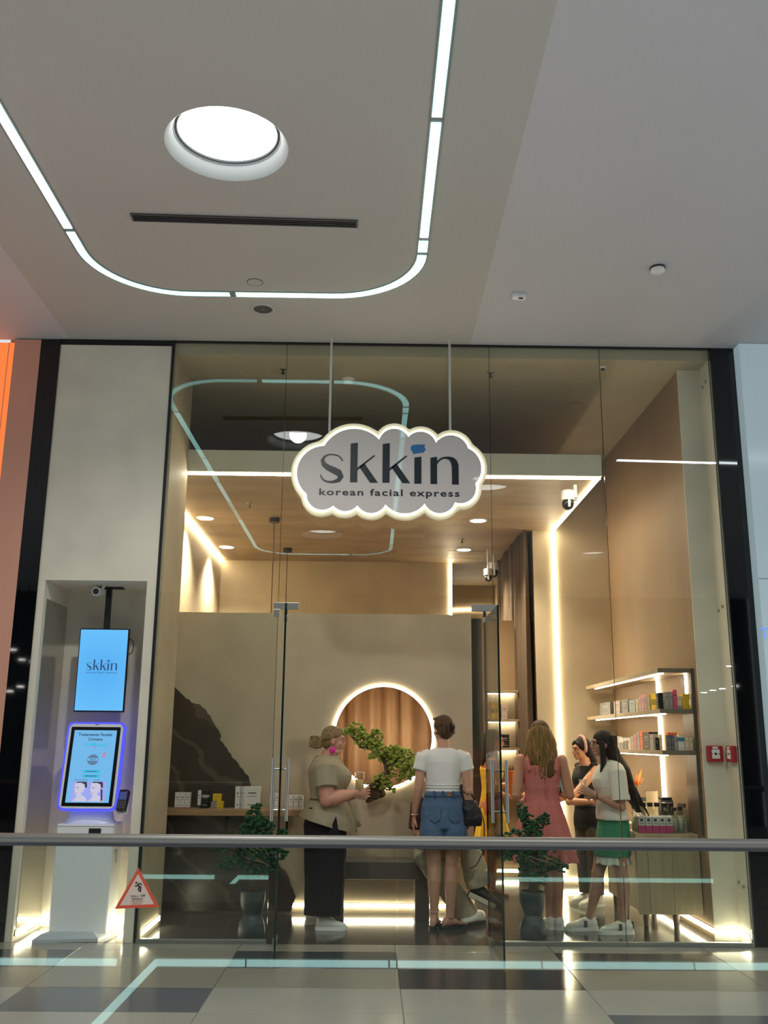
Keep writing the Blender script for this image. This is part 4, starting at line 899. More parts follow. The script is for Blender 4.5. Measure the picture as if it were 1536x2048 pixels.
# counter with chamfered corner
t = thing('counter', 'wood veneer counter on short legs at the right, stocked with jars', 'counter', (0, 0, 0))
PLAN = [(2.20, 8.24), (2.728, 8.24), (2.728, 9.45), (2.240, 9.45), (2.240, 8.46)]
PLN2 = [(2.207, 8.25), (2.728, 8.25), (2.728, 9.44), (2.248, 9.44), (2.248, 8.47)]
obj('worktop', B().prism(PLAN, (0, 0, 0.742), (1, 0, 0), (0, 1, 0), (0, 0, 0.030)), WOODV, t)
obj('front_body', B().prism(PLN2, (0, 0, 0.150), (1, 0, 0), (0, 1, 0), (0, 0, 0.592)), WOODV, t)
for x, y in ((2.58, 8.50), (2.36, 8.62), (2.30, 9.0), (2.62, 9.3), (2.30, 9.38)): obj('leg', B().cyl((x, y, 0.0), (x, y, 0.15), 0.022, 0.030, 14), WOODD, t, True, sharp=40)
for x in (2.30, 2.50): obj('panel_seam', B().box(x - 0.001, x + 0.001, 8.2485, 8.25, 0.15, 0.742), BLACK, t)

ct = 0.7725
CLEAR = glass('clear_acrylic', (0.93, 0.95, 0.94)); JARG = glass('jar_glass', (0.82, 0.85, 0.82))
LIQ = mat('jar_content', '#c4bfae', 0.3, var=0.2, scale=30)
G = 'pink and white tubes in the acrylic tray'
for i, lab in enumerate(('leftmost pink and white tube carton in the acrylic tray', 'second pink and white tube carton in the acrylic tray', 'middle pink and white tube carton in the acrylic tray', 'fourth pink and white tube carton in the acrylic tray', 'fifth pink and white tube carton in the acrylic tray')):
    x = 2.290 + i * 0.058
    t = thing('tube_carton', lab, 'box', (x, 8.36, ct + 0.0045), 0, G)
    obj('body', B().box(-0.026, 0.026, -0.025, 0.025, 0, 0.128, 0.002), CM['white'], t)
    obj('pink_base', B().box(-0.0265, 0.0265, -0.0255, 0.0255, 0.0, 0.055), mat('tube_pink', '#c23a73', 0.4), t)
    obj('print', B().box(-0.015, 0.008, -0.0262, -0.025, 0.088, 0.112).box(-0.015, 0.018, -0.0262, -0.025, 0.070, 0.074), PRN['l'], t)['kind'] = 'stuff'
t = thing('acrylic_tray', 'clear acrylic tray holding pink tubes and small jars on the counter', 'tray', (2.44, 8.36, ct))
obj('base', B().box(-0.19, 0.235, -0.045, 0.06, 0.0, 0.004), CLEAR, t); obj('front_wall', B().box(-0.19, 0.235, -0.049, -0.045, 0.0, 0.135), CLEAR, t)
for x in (-0.192, 0.235): obj('side_wall', B().box(x, x + 0.004, -0.045, 0.06, 0.0, 0.135), CLEAR, t)
def jar(x, y, z, r, h, lid, lab, group, name='jar', body=None, s_=1):
    t = thing(name, lab, name, (x, y, z), 0, group)
    obj('glass_body', B().lathe([(0.0005, 0.0), (r * 0.95, 0.0), (r, 0.008), (r, h * 0.70), (r * 0.78, h * 0.82), (r * 0.72, h * 0.88)], n=20), body or JARG, t, True)
    obj('content', B().lathe([(0.0005, 0.003), (r * 0.88, 0.003), (r * 0.9, h * 0.55), (0.0005, h * 0.55)], n=16), LIQ, t, True)
    obj('lid', B().lathe([(0.0005, h * 1.0), (r * 0.78, h * 1.0), (r * 0.80, h * 0.98), (r * 0.80, h * 0.86), (0.0005, h * 0.86)], n=20), lid, t, True, sharp=40)
LIDB = mat('bronze_lid', '#3a2c20', 0.35, metal=0.5); LIDS = mat('steel_lid', '#8b8578', 0.3, metal=0.9)
for i, lab in enumerate(('leftmost dark-lidded jar in the back row on the counter', 'second dark-lidded jar in the back row on the counter', 'third dark-lidded jar in the back row on the counter', 'fourth dark-lidded jar in the back row on the counter', 'fifth dark-lidded jar in the back row on the counter')):
    jar(2.355 + i * 0.060, 8.52, ct, 0.030, 0.235, LIDB, lab, 'dark-lidded jars in the back row')
for x, y, h, lab in ((2.585, 8.40, 0.20, 'small clear jar at the right inside the acrylic tray'), (2.640, 8.42, 0.205, 'clear bottle-shaped jar at the right end of the acrylic tray'), (2.272, 8.50, 0.215, 'clear jar standing alone at the left corner of the counter')):
    jar(x, y, ct + (0.0045 if x > 2.3 else 0), 0.028, h, LIDB, lab, 'clear jars on the counter')
for x, y, lab in ((2.689, 8.50, 'round storage jar by the end post on the counter'), (2.692, 8.58, 'second round storage jar behind the first by the end post')):
    jar(x, y, ct, 0.036 if y < 8.55 else 0.032, 0.23, LIDS, lab, 'round storage jars by the end post')
t = thing('faucet', 'black tap over the counter behind the long-haired woman', 'tap', (2.715, 9.36, 0.99))
obj('spout', B().cyl((0, 0, 0), (-0.20, 0, 0), 0.016, n=14).cyl((-0.19, 0, -0.03), (-0.19, 0, 0), 0.014, n=12), BLACK, t, True, sharp=40); obj('lever', B().cyl((0, 0.0, 0.07), (-0.10, 0, 0.07), 0.007, n=10), BLACK, t); obj('wall_plate', B().cyl((0.02, 0, 0), (0.0, 0, 0), 0.03, n=18), BLACK, t)
t = thing('coffee_machine', 'dark rounded appliance at the back of the counter by the end panel', 'appliance', (2.63, 8.78, ct))
obj('body', B().box(-0.055, 0.055, -0.07, 0.07, 0.0, 0.25, 0.02), mat('appliance_dark', '#2c2a29', 0.35), t, True, sharp=40); obj('top_cover', B().box(-0.045, 0.045, -0.06, 0.06, 0.25, 0.268, 0.008), BLACK, t); obj('spout', B().cyl((-0.03, -0.07, 0.17), (-0.03, -0.095, 0.165), 0.012, n=10), ALU, t)
t = thing('notice_card', 'plain cream card standing at the back of the counter', 'card', (2.62, 9.16, ct))
obj('card', B().box(-0.055, 0.055, -0.002, 0.002, 0.0, 0.30), CM['cream'], t); obj('foot', B().box(-0.04, 0.04, -0.02, 0.03, 0.0, 0.008), CM['cream'], t)
t = thing('stone_tray', 'pale stone-patterned tray behind the jars on the counter', 'tray', (2.42, 8.85, ct))
obj('tray', B().box(-0.13, 0.12, -0.12, 0.12, 0.0, 0.045, 0.004), mat('terrazzo', '#c8bda6', 0.4, var=0.3, scale=40), t)
t = thing('flower', 'orange flower with pointed petals behind the long dark hair', 'flower', (2.50, 9.22, ct))
fb = B()
for k, (a, l_, e) in enumerate(((0.2, 0.17, 1.2), (1.2, 0.13, 1.0), (2.4, 0.12, 0.9), (3.4, 0.14, 0.8), (4.4, 0.11, 1.0), (5.4, 0.12, 0.7))):
    d = Vector((math.cos(a) * math.cos(e), math.sin(a) * math.cos(e), math.sin(e))); s_ = d.orthogonal().normalized(); c = Vector((0, 0, 0.34))
    fb.loft([(c, s_ * 0.006, d.cross(s_) * 0.003), (c + d * l_ * 0.5, s_ * 0.030, d.cross(s_) * 0.004), (c + d * l_, s_ * 0.002, d.cross(s_) * 0.001)], 8)
obj('petals', fb, mat('petal_orange', '#e07a2c', 0.5), t, True); obj('stem', B().cyl((0, 0, 0.15), (0, 0, 0.345), 0.006, n=8), mat('stem_green', '#5a6a2c', 0.6), t)
obj('vase', B().lathe([(0.0005, 0), (0.035, 0), (0.045, 0.06), (0.03, 0.14), (0.022, 0.18)], n=20), WHITE, t, True)

# ================================================================== bonsai plants
FOL = mat('moss_green', '#7d8a30', 0.8, var=0.35, scale=20); FOLD_ = mat('dark_pine_green', '#1d4d2b', 0.8, var=0.35, scale=20)
BARK = mat('bark', '#4e3b29', 0.85, var=0.3, scale=18, bump=0.6, bscale=40); TWIG = mat('pale_twig', '#9b8562', 0.8)
def foliage(pads, n, s0, seed, flat=0.62):
    r = random.Random(seed); b = B()
    for (x, y, z, R_) in pads:
        for i in range(int(n * (R_ / 0.08) ** 2)):
            a = r.uniform(0, 2 * PI); c = r.uniform(-0.75, 1.0); q = math.sqrt(max(0, 1 - c * c)); k = r.uniform(0.75, 1.05)
            s_ = s0 * r.uniform(0.65, 1.25)
            vs = b.ico((x + R_ * k * q * math.cos(a), y + R_ * 0.8 * k * q * math.sin(a), z + R_ * flat * k * c), (s_, s_, s_ * 0.8), 1)
            for v in vs: v.co += Vector((r.uniform(-1, 1), r.uniform(-1, 1), r.uniform(-1, 1))) * s_ * 0.22
    return b
t = thing('wall_bonsai', 'moss green bonsai on a rock, hung in the glowing ring', 'plant', (0, 0, 0))
pads = [(-0.27, 8.98, 1.575, .04), (-0.21, 8.98, 1.57, .055), (-0.14, 8.97, 1.625, .06), (-0.115, 8.97, 1.57, .065), (-0.055, 8.96, 1.50, .075), (0.005, 8.96, 1.47, .075), (0.055, 8.97, 1.54, .055), (0.045, 8.97, 1.585, .04), (0.065, 8.96, 1.46, .06),
        (0.10, 8.95, 1.405, .07), (0.05, 8.95, 1.37, .055), (0.15, 8.95, 1.345, .06), (0.215, 8.94, 1.41, .075), (0.285, 8.94, 1.37, .095), (0.26, 8.93, 1.29, .085), (0.345, 8.94, 1.30, .085), (0.365, 8.94, 1.23, .06), (0.305, 8.94, 1.185, .06),
        (0.165, 8.95, 1.195, .055), (0.10, 8.95, 1.155, .06), (0.15, 8.95, 1.11, .055), (0.075, 8.95, 1.10, .04), (0.19, 8.95, 1.075, .035)]
o = obj('foliage', foliage([(a, b_, c, d * 1.22) for a, b_, c, d in pads], 44, 0.0165, 4), FOL, t, True); o['kind'] = 'stuff'
tb = B(); tb.tube([(0.00, 9.02, 1.06), (0.05, 8.97, 1.12), (0.12, 8.95, 1.17), (0.16, 8.95, 1.23), (0.15, 8.95, 1.29), (0.19, 8.95, 1.33), (0.25, 8.95, 1.33)], [0.045, 0.04, 0.035, 0.033, 0.03, 0.026, 0.02], 10)
tb.tube([(0.15, 8.95, 1.29), (0.11, 8.96, 1.36), (0.05, 8.97, 1.42), (-0.02, 8.97, 1.44), (-0.09, 8.97, 1.45), (-0.13, 8.97, 1.50), (-0.18, 8.97, 1.55)], [0.024, 0.022, 0.018, 0.016, 0.016, 0.013, 0.009], 8)
tb.tube([(0.25, 8.95, 1.33), (0.27, 8.94, 1.27), (0.31, 8.94, 1.21)], [0.018, 0.014, 0.008], 8)
obj('trunk', tb, BARK, t, True)
rk = B(); vs = rk.ico((0.035, 9.03, 1.045), (0.10, 0.085, 0.075), 3)
for v in vs: v.co += Vector((noise.noise(v.co * 14), noise.noise(v.co * 14 + Vector((5, 0, 0))), noise.noise(v.co * 14 + Vector((0, 7, 0))))) * 0.035
obj('rock_base', rk, mat('rock_brown', '#40321f', 0.9, var=0.3, scale=30, bump=0.5, bscale=30), t)
tw = B(); r = random.Random(9)
for k in range(9):
    p = Vector((-0.02 + r.uniform(-0.04, 0.04), 8.98, 1.12)); pts = [p]
    for j in range(4): p = p + Vector((r.uniform(-0.055, 0.0) if k % 3 else r.uniform(0.0, 0.06), r.uniform(-0.02, 0.02), r.uniform(-0.005, 0.035))); pts.append(p)
    tw.tube(pts, [0.006, 0.005, 0.004, 0.003, 0.002], 6)
obj('root_twigs', tw, TWIG, t, True)['kind'] = 'stuff'

POTM = mat('slate_pot', '#3a4347', 0.45, var=0.06)
def potted(x, y, pads, label, seed, twigs):
    t = thing('potted_bonsai', label, 'plant', (x, y, 0), 0, 'bonsai in hourglass pots')
    obj('pot', B().lathe([(0.0005, 0.0), (0.100, 0.0), (0.106, 0.02), (0.106, 0.07), (0.098, 0.115), (0.076, 0.158), (0.066, 0.172), (0.074, 0.188), (0.090, 0.23), (0.099, 0.28), (0.100, 0.345), (0.094, 0.350), (0.088, 0.34), (0.086, 0.31), (0.0005, 0.31)], n=44), POTM, t, True, sharp=45)
    obj('soil', B().lathe([(0.0005, 0.318), (0.086, 0.312), (0.086, 0.30)], n=24), mat('soil', '#2a211a', 0.95), t)
    tk = B(); tk.tube([(0, 0, 0.30), (0.015, 0, 0.40), (-0.02, 0.01, 0.50), (0.01, 0, 0.60), (0.0, 0, 0.70), (0.01, 0, 0.84)], [0.045, 0.04, 0.034, 0.03, 0.022, 0.012], 10)
    for p in twigs: tk.tube([(0, 0, p[2] - 0.10), (p[0] * 0.5, p[1], p[2] - 0.03), (p[0], p[1], p[2])], [0.014, 0.010, 0.006], 8)
    obj('trunk', tk, BARK, t, True)
    obj('foliage', foliage([(a, b_, c, d * 1.2) for a, b_, c, d in pads], 40, 0.0165, seed, 0.75), FOLD_, t, True)['kind'] = 'stuff'
    tw = B(); r = random.Random(seed)
    for k in range(6):
        a = Vector((r.uniform(-0.1, 0.1), -0.11, r.uniform(0.6, 0.74))); tw.tube([a, a + Vector((r.uniform(0.05, 0.14), -0.01, r.uniform(-0.08, -0.02)))], [0.003, 0.002], 6)
    obj('twigs', tw, TWIG, t)['kind'] = 'stuff'
potted(-0.91, 7.99, [(0, 0, .965, .045), (-.02, 0, .90, .065), (.03, 0, .85, .075), (.085, 0, .83, .06), (-.05, 0, .80, .06), (-.14, 0, .715, .075), (-.07, -.02, .71, .08), (.02, 0, .74, .09), (.10, 0, .71, .085), (.19, 0, .73, .05), (.215, 0, .775, .04), (-.29, 0, .70, .045), (-.25, 0, .66, .05),
                      (.06, -.03, .61, .10), (.16, 0, .62, .085), (-.05, 0, .60, .09), (-.15, 0, .56, .07), (-.22, 0, .53, .05), (.02, -.02, .50, .08), (.13, 0, .52, .06)], 'bonsai in slate hourglass pot behind the left side glass', 21, [(-.27, 0, .67), (.2, 0, .73), (-.14, 0, .7), (.1, 0, .83)])
potted(1.305, 8.06, [(-.07, 0, .985, .035), (-.06, 0, .945, .042), (-.03, 0, .905, .05), (.0, 0, .86, .055), (.02, 0, .81, .06), (.10, 0, .885, .045), (.125, 0, .915, .035), (.07, 0, .86, .045), (-.13, 0, .775, .045), (-.19, 0, .745, .045), (-.25, 0, .72, .045), (-.30, 0, .685, .04), (0, 0, .76, .08), (.05, -.02, .69, .08), (-.06, 0, .69, .08), (.15, 0, .675, .045), (.21, 0, .69, .038), (.25, 0, .705, .03),
                     (-.12, 0, .63, .08), (-.22, 0, .63, .06), (0, -.03, .60, .10), (.10, 0, .57, .075), (.19, 0, .545, .055), (.25, 0, .525, .04), (0, -.02, .50, .085), (.05, 0, .44, .06)], 'bonsai in slate hourglass pot in front of the woman in red', 22, [(-.28, 0, .70), (.22, 0, .69), (-.06, 0, .96), (.12, 0, .9), (.24, 0, .53)])
# ================================================================== people
V = Vector
PROF = [(0.74, .120, .075, .085), (0.80, .160, .095, .115), (0.88, .174, .100, .125), (0.95, .166, .098, .112), (1.02, .142, .092, .090), (1.08, .126, .088, .080), (1.15, .134, .098, .085), (1.22, .144, .122, .092), (1.27, .150, .128, .096), (1.32, .156, .110, .098), (1.37, .158, .082, .088), (1.405, .128, .062, .074), (1.435, .062, .050, .056)]
def prof(z):
    if z <= PROF[0][0]: return PROF[0][1:]
    for a, b in zip(PROF, PROF[1:]):
        if a[0] <= z <= b[0]:
            f = (z - a[0]) / (b[0] - a[0]); f = f * f * (3 - 2 * f) * 0.5 + f * 0.5
            return tuple(p + (q - p) * f for p, q in zip(a[1:], b[1:]))
    return PROF[-1][1:]
def torso(b, z0, z1, wx=1.0, wy=1.0, infl=0.0, sh=None, n=16, over=None):
    secs = []
    for i in range(n + 1):
        z = z0 + (z1 - z0) * i / n; w, f, k = prof(z)
        w = w * wx + infl; f = f * wy + infl; k = k * wy + infl
        if over: w, f, k = over(z, w, f, k)
        s_ = sh(z) if sh else V((0, 0, 0))
        secs.append((V((0, (f - k) / 2, z)) + s_, V((w, 0, 0)), V((0, (f + k) / 2, 0))))
    return b.loft(secs, 28)

SKINS = {}
def skin(col):
    if col not in SKINS:
        m = mat('skin_' + col.strip('#'), col, 0.5, var=0.04, scale=8); SKINS[col] = m
        m.node_tree.nodes['Principled BSDF'].inputs['Subsurface Weight'].default_value = 0.08; m.node_tree.nodes['Principled BSDF'].inputs['Subsurface Radius'].default_value = (0.02, 0.008, 0.004)
    return SKINS[col]
def headM(neck, yaw=0, pitch=0, roll=0): return Matrix.Translation(neck) @ Matrix.Rotation(yaw, 4, 'Z') @ Matrix.Rotation(roll, 4, 'Y') @ Matrix.Rotation(pitch, 4, 'X')
def head(b, M, full=1.0):
    h = B()
    h.ell((0, -0.012, 0.130), (0.073 * full, 0.093, 0.094), 24); h.ell((0, 0.026, 0.075), (0.056 * full, 0.060, 0.070), 20); h.ell((0, 0.062, 0.022), (0.027 * full, 0.026, 0.022), 14)
    h.ell((0, 0.068, 0.135), (0.052, 0.024, 0.022), 14)
    h.tube([(0, 0.082, 0.120), (0, 0.096, 0.096), (0, 0.105, 0.078)], [0.009, 0.011, 0.014], 10); h.ell((0, 0.094, 0.073), (0.019, 0.012, 0.009), 10)
    h.ell((0, 0.084, 0.047), (0.021, 0.014, 0.011), 12); h.ell((0, 0.078, 0.030), (0.018, 0.013, 0.010), 10)
    for s_ in (-1, 1):
        h.ell((s_ * 0.074 * full, -0.008, 0.096), (0.009, 0.019, 0.030), 12); h.ell((s_ * 0.038 * full, 0.052, 0.080), (0.022, 0.024, 0.022), 12)
    h.tube([(0, -0.015, -0.075), (0, -0.012, 0.0), (0, -0.008, 0.06)], [0.056 * full, 0.050 * full, 0.050 * full], 16)
    b.join(h, M); h.bm.free()
def face_parts(root, M, brow='#3a2a1e', lip='#a05048', full=1.0):
    e, w, k, l = B(), B(), B(), B()
    for s_ in (-1, 1):
        w.ell((s_ * 0.030, 0.081, 0.109), (0.0125, 0.008, 0.0062), 12); e.ell((s_ * 0.030, 0.0875, 0.109), (0.0062, 0.0035, 0.0060), 10); e.tube([(s_ * 0.016, 0.087, 0.113), (s_ * 0.030, 0.0895, 0.1165), (s_ * 0.045, 0.083, 0.113)], 0.0018, 6)
        k.tube([(s_ * 0.014, 0.090, 0.128), (s_ * 0.031, 0.0905, 0.134), (s_ * 0.049, 0.080, 0.130)], [0.003, 0.0034, 0.002], 8)
    l.ell((0, 0.0945, 0.0505), (0.020, 0.0055, 0.0042), 12); l.ell((0, 0.0935, 0.0425), (0.018, 0.006, 0.0050), 12)
    for nm, bb, m in (('eyes', w, mat('eye_white', '#d8d2ca', 0.2)), ('irises', e, mat('iris_dark', '#1c1410', 0.2)), ('eyebrows', k, mat('brow', brow, 0.8)), ('lips', l, mat('lip', lip, 0.45))):
        bb.xf(M); obj(nm, bb, m, root, True)
def hand(b, w, d, pn, thumb, curl=0.5, s=1.0, spread=0.010):
    """w wrist, d pointing direction, pn palm normal (fingers curl towards it), thumb +1/-1 picks the thumb's side"""
    w, d, pn = V(w), V(d).normalized(), V(pn); pn = (pn - d * pn.dot(d)).normalized(); t = d.cross(pn) * thumb
    b.loft([(w - d * 0.01, t * 0.026 * s, pn * 0.019 * s), (w + d * 0.03 * s, t * 0.034 * s, pn * 0.016 * s), (w + d * 0.075 * s, t * 0.041 * s, pn * 0.014 * s), (w + d * 0.092 * s, t * 0.037 * s, pn * 0.011 * s)], 14)
    for i, L_ in enumerate((0.070, 0.079, 0.073, 0.056)):
        o = w + d * (0.082 - 0.004 * abs(i - 1)) * s + t * (0.0305 - 0.0203 * i) * s; a = 0.15 + curl * (0.35 + 0.07 * i); pts = [o - d * 0.012]
        dd = d.copy() + t * (0.12 - 0.08 * i); dd.normalize(); p = o
        for j, f in enumerate((0.44, 0.31, 0.25)):
            dd = (Matrix.Rotation(0, 3, 'X') @ dd); q = dd * math.cos(a * (0.6 + 0.5 * j) * 1.0) + pn * math.sin(a * (0.6 + 0.5 * j))
            pts.append(p); p = p + q.normalized() * L_ * f * s; dd = q.normalized()
        pts.append(p); b.tube(pts, [0.0085 * s, 0.0085 * s, 0.008 * s, 0.0075 * s, 0.0062 * s], 10)
    o = w + d * 0.022 * s + t * 0.026 * s
    b.tube([o - t * 0.01, o + (d * 0.5 + t * 0.75 + pn * 0.25).normalized() * 0.035 * s, o + (d * 0.5 + t * 0.75 + pn * 0.25).normalized() * 0.035 * s + (d * 0.85 + t * 0.25 + pn * (0.2 + 0.5 * curl)).normalized() * 0.034 * s], [0.014 * s, 0.0105 * s, 0.0075 * s], 10)
def arm(b, sh, el, wr, k=1.0):
    sh, el, wr = V(sh), V(el), V(wr)
    b.tube([sh + (sh - el).normalized() * 0.01, sh.lerp(el, 0.3), sh.lerp(el, 0.7), el, el.lerp(wr, 0.25), el.lerp(wr, 0.65), wr], [0.048 * min(k, 1.2), 0.045 * min(k, 1.5), 0.041 * k, 0.037 * k, 0.039 * k, 0.031 * k, 0.024 * min(k, 1.15)], 16)
    b.ell(el, (0.037 * k,) * 3, 12); b.ell(sh, (0.050 * min(k, 1.2),) * 3, 14)
def leg(b, hip, kn, an, k=1.0):
    hip, kn, an = V(hip), V(kn), V(an); bk = V((0, -0.012, 0))
    b.tube([hip, hip.lerp(kn, 0.35), hip.lerp(kn, 0.75), kn, kn.lerp(an, 0.28) + bk, kn.lerp(an, 0.62) + bk * 0.5, kn.lerp(an, 0.9), an], [0.088 * k, 0.080 * k, 0.060 * k, 0.053 * k, 0.056 * k, 0.042 * k, 0.034 * k, 0.035 * k], 18)
    b.ell(kn + V((0, 0.008, 0)), (0.050 * k,) * 3, 14)
def rz2(rz): return Matrix.Rotation(rz, 4, 'Z')
def foot(b, an, rz, flat=0.0):
    f = B()
    f.loft([(V((0, y, h / 2 + flat)), V((w, 0, 0)), V((0, 0, h / 2))) for y, w, h in ((-0.070, 0.022, 0.045), (-0.050, 0.030, 0.066), (0.0, 0.033, 0.084), (0.045, 0.037, 0.060), (0.09, 0.042, 0.038), (0.125, 0.043, 0.028))], 16)
    for i in range(5): f.ell((0.030 - 0.0155 * i, 0.138 - 0.007 * i * i * 0.35, 0.011 + flat), (0.0095 - 0.0008 * i, 0.020 - 0.002 * i, 0.010), 8)
    b.join(f, Matrix.Translation((an[0], an[1], 0)) @ rz2(rz)); f.bm.free()
def wrinkle(me, amp, sc, zs=1.0, mask=None):
    n = len(me.vertices); co = [0.0] * (3 * n); no = [0.0] * (3 * n)
    me.vertices.foreach_get('co', co); me.vertex_normals.foreach_get('vector', no)
    for i in range(0, 3 * n, 3):
        x, y, z = co[i] * sc, co[i + 1] * sc, co[i + 2] * sc * zs
        k = (noise.noise(V((x, y, z))) + 0.5 * noise.noise(V((x * 2.3, y * 2.3, z * 2.3)))) * amp
        if mask: k *= mask(V(co[i:i + 3]))
        for j in range(3): co[i + j] += no[i + j] * k
    me.vertices.foreach_set('co', co); me.update(); return me
def cut(me, co, no):
    bm = bmesh.new(); bm.from_mesh(me)
    g = bmesh.ops.bisect_plane(bm, geom=bm.verts[:] + bm.edges[:] + bm.faces[:], plane_co=co, plane_no=no, clear_outer=True)
    es = [e for e in g['geom_cut'] if isinstance(e, bmesh.types.BMEdge)]
    if es:
        try: bmesh.ops.holes_fill(bm, edges=es, sides=0)
        except Exception: pass
    bm.to_mesh(me); bm.free(); return me
def sneaker(root, x, y, rz, main, sole, z=0.0, pitch=0.0, accent=None, roll=0.0, s=1.0, scale_w=1.0):
    M = Matrix.Translation((x, y, z)) @ rz2(rz) @ Matrix.Rotation(roll, 4, 'Y') @ Matrix.Rotation(pitch, 4, 'X') @ Matrix.Scale(s, 4)
    u = B(); u.loft([(V((0, yy, h / 2 + 0.016)), V((w * scale_w, 0, 0)), V((0, 0, h / 2))) for yy, w, h in ((-0.082, 0.020, 0.055), (-0.074, 0.031, 0.082), (-0.035, 0.037, 0.092), (0.0, 0.039, 0.088), (0.045, 0.042, 0.072), (0.09, 0.045, 0.056), (0.135, 0.040, 0.045), (0.165, 0.024, 0.032), (0.172, 0.010, 0.02))], 20)
    u.xf(M); o = obj('sneaker', u, main, root, True)
    q = B(); pl = [(0.041 * scale_w * k, yy) for k, yy in ((0.45, -0.090), (0.85, -0.075), (0.95, -0.03), (1.05, 0.05), (1.18, 0.10), (1.08, 0.14), (0.7, 0.170), (0.25, 0.182))]
    q.prism(pl + [(-a, c) for a, c in pl[::-1]], (0, 0, 0), (1, 0, 0), (0, 1, 0), (0, 0, 0.028)); q.xf(M); obj('sole', q, sole, o)
    lb = B()
    for i in range(4): yy = 0.035 + i * 0.022; lb.tube([(-0.024, yy, 0.086 - i * 0.009), (0, yy, 0.093 - i * 0.009), (0.024, yy, 0.086 - i * 0.009)], 0.004, 6)
    lb.xf(M); obj('laces', lb, sole, o, True)
    if accent:
        a = B()
        for sx in (-1, 1): a.box(sx * 0.036 * scale_w - 0.008, sx * 0.036 * scale_w + 0.008, 0.010, 0.036, 0.030, 0.078)
        a.box(-0.026, 0.026, -0.089, -0.070, 0.045, 0.092); a.xf(M); obj('stripe', a, accent, o)
    return o
def locks(n, f, rad, seed, seg=9, sides=6):
    """f(k, r) -> list of points; tapered wavy locks in one hair mesh"""
    b = B(); r = random.Random(seed)
    for k in range(n):
        pts = f(k / max(1, n - 1), r); m = len(pts); rr = rad * r.uniform(0.75, 1.2)
        b.tube(pts, [rr * (0.55 + 0.45 * math.sin(PI * min(1, 0.25 + i / m))) * (1 - 0.75 * max(0, (i / m - 0.75) / 0.25)) for i in range(m)], sides, flat=0.6)
    return b
def hairmat(name, c, v=0.28): return mat(name, c, 0.55, var=v, scale=9, stretch=(7, 7, 0.8), bump=0.5, bscale=26, spec=0.25)

WS = mat('sneaker_white', '#dcdad2', 0.5); WSO = mat('sneaker_sole', '#e6e4de', 0.55); BKS = mat('sneaker_black', '#17171a', 0.5)

# ---- 1: staff woman in the khaki tunic, facing right, glass in hand
def cloth(name, b, vox, m, root, amp=0.003, sc=14, zs=0.5, smooth=4, cuts=(), mask=None):
    me = remesh(b, vox, smooth); 
    if amp: wrinkle(me, amp, sc, zs, mask)
    for co, no in cuts: cut(me, V(co), V(no))
    return obj_me(name, me, m, root)
r1 = thing('person', 'person in khaki wrap tunic and black wide trousers holding a glass, facing right', 'person', (-0.365, 8.47, 0), math.radians(-90), 'people in the shop', 0.955)
b = B(); torso(b, 0.80, 1.43, 1.28, 1.52); head(b, headM((0, 0.045, 1.470), 0.06, -0.06), 1.12)
b.ell((0, 0.075, 1.475), (0.05, 0.05, 0.035), 12); b.tube([(0, -0.02, 1.38), (0, 0.02, 1.47)], [0.075, 0.066], 14)
arm(b, (0.215, -0.01, 1.335), (0.262, 0.01, 1.075), (0.215, 0.242, 1.125), 1.72); hand(b, (0.212, 0.255, 1.128), (-0.1, 1, 0.06), (-1, 0.1, 0.2), 1, 0.9)
arm(b, (-0.215, -0.01, 1.335), (-0.262, 0.05, 1.075), (-0.12, 0.255, 1.09), 1.65); hand(b, (-0.11, 0.265, 1.09), (0.35, 1, 0.02), (1, -0.2, 0.3), -1, 0.8)
for s_ in (-1, 1): leg(b, (s_ * 0.10, 0, 0.84), (s_ * 0.11, 0.01, 0.47), (s_ * 0.115, -0.02, 0.07), 1.25)
SK1 = skin('#c08a72'); obj_me('body', remesh(b, 0.0048, 3), SK1, r1); M1 = headM((0, 0.045, 1.470), 0.06, -0.06); face_parts(r1, M1, '#6a5138', '#a8505a')
b = B()
def ov(z, w, f, k):
    if z < 1.07: q = (1.07 - z) / 0.27; return w + 0.075 * q, f + 0.085 * q, k + 0.075 * q
    return w, f, k
torso(b, 0.76, 1.445, 1.32, 1.62, 0.016, over=ov)
for s_ in (-1, 1): b.tube([(s_ * 0.17, -0.01, 1.375), (s_ * 0.225, -0.008, 1.33), (s_ * 0.262, 0.005, 1.175)], [0.086, 0.104, 0.102], 18)
KH = mat('khaki_cloth', '#91876d', 0.8, var=0.08, scale=10, bump=0.25, bscale=30)
cloth('tunic', b, 0.0065, KH, r1, 0.004, 9, 0.6, cuts=[((0, -0.20, 0.915), (0, -0.28, -1)), ((0, 0, 0.80), (0, 0, -1))])
bb = B(); torso(bb, 1.064, 1.074, 1.32, 1.62, 0.024, n=2); obj('waist_seam', bb, mat('seam_dark', '#4c4534', 0.8), r1, True)
bb = B(); bb.prism([(0.005, 0.0), (0.075, 0.155), (0.105, 0.0)], (0.262, 0.02, 0.785), (0, 1, 0), (0, 0, 1), (0.022, 0, 0)); obj('side_slit', bb, mat('slit_black', '#0b0b0c', 0.9), r1)
bb = B(); bb.tube([(0.16, 0.20, 1.05), (0.16, 0.245, 0.92), (0.15, 0.275, 0.80)], [0.008, 0.018, 0.022], 8, flat=0.3); bb.tube([(0.12, 0.20, 1.05), (0.11, 0.26, 0.93), (0.10, 0.295, 0.84)], [0.008, 0.016, 0.020], 8, flat=0.3); obj('wrap_tie', bb, KH, r1, True)
b = B()
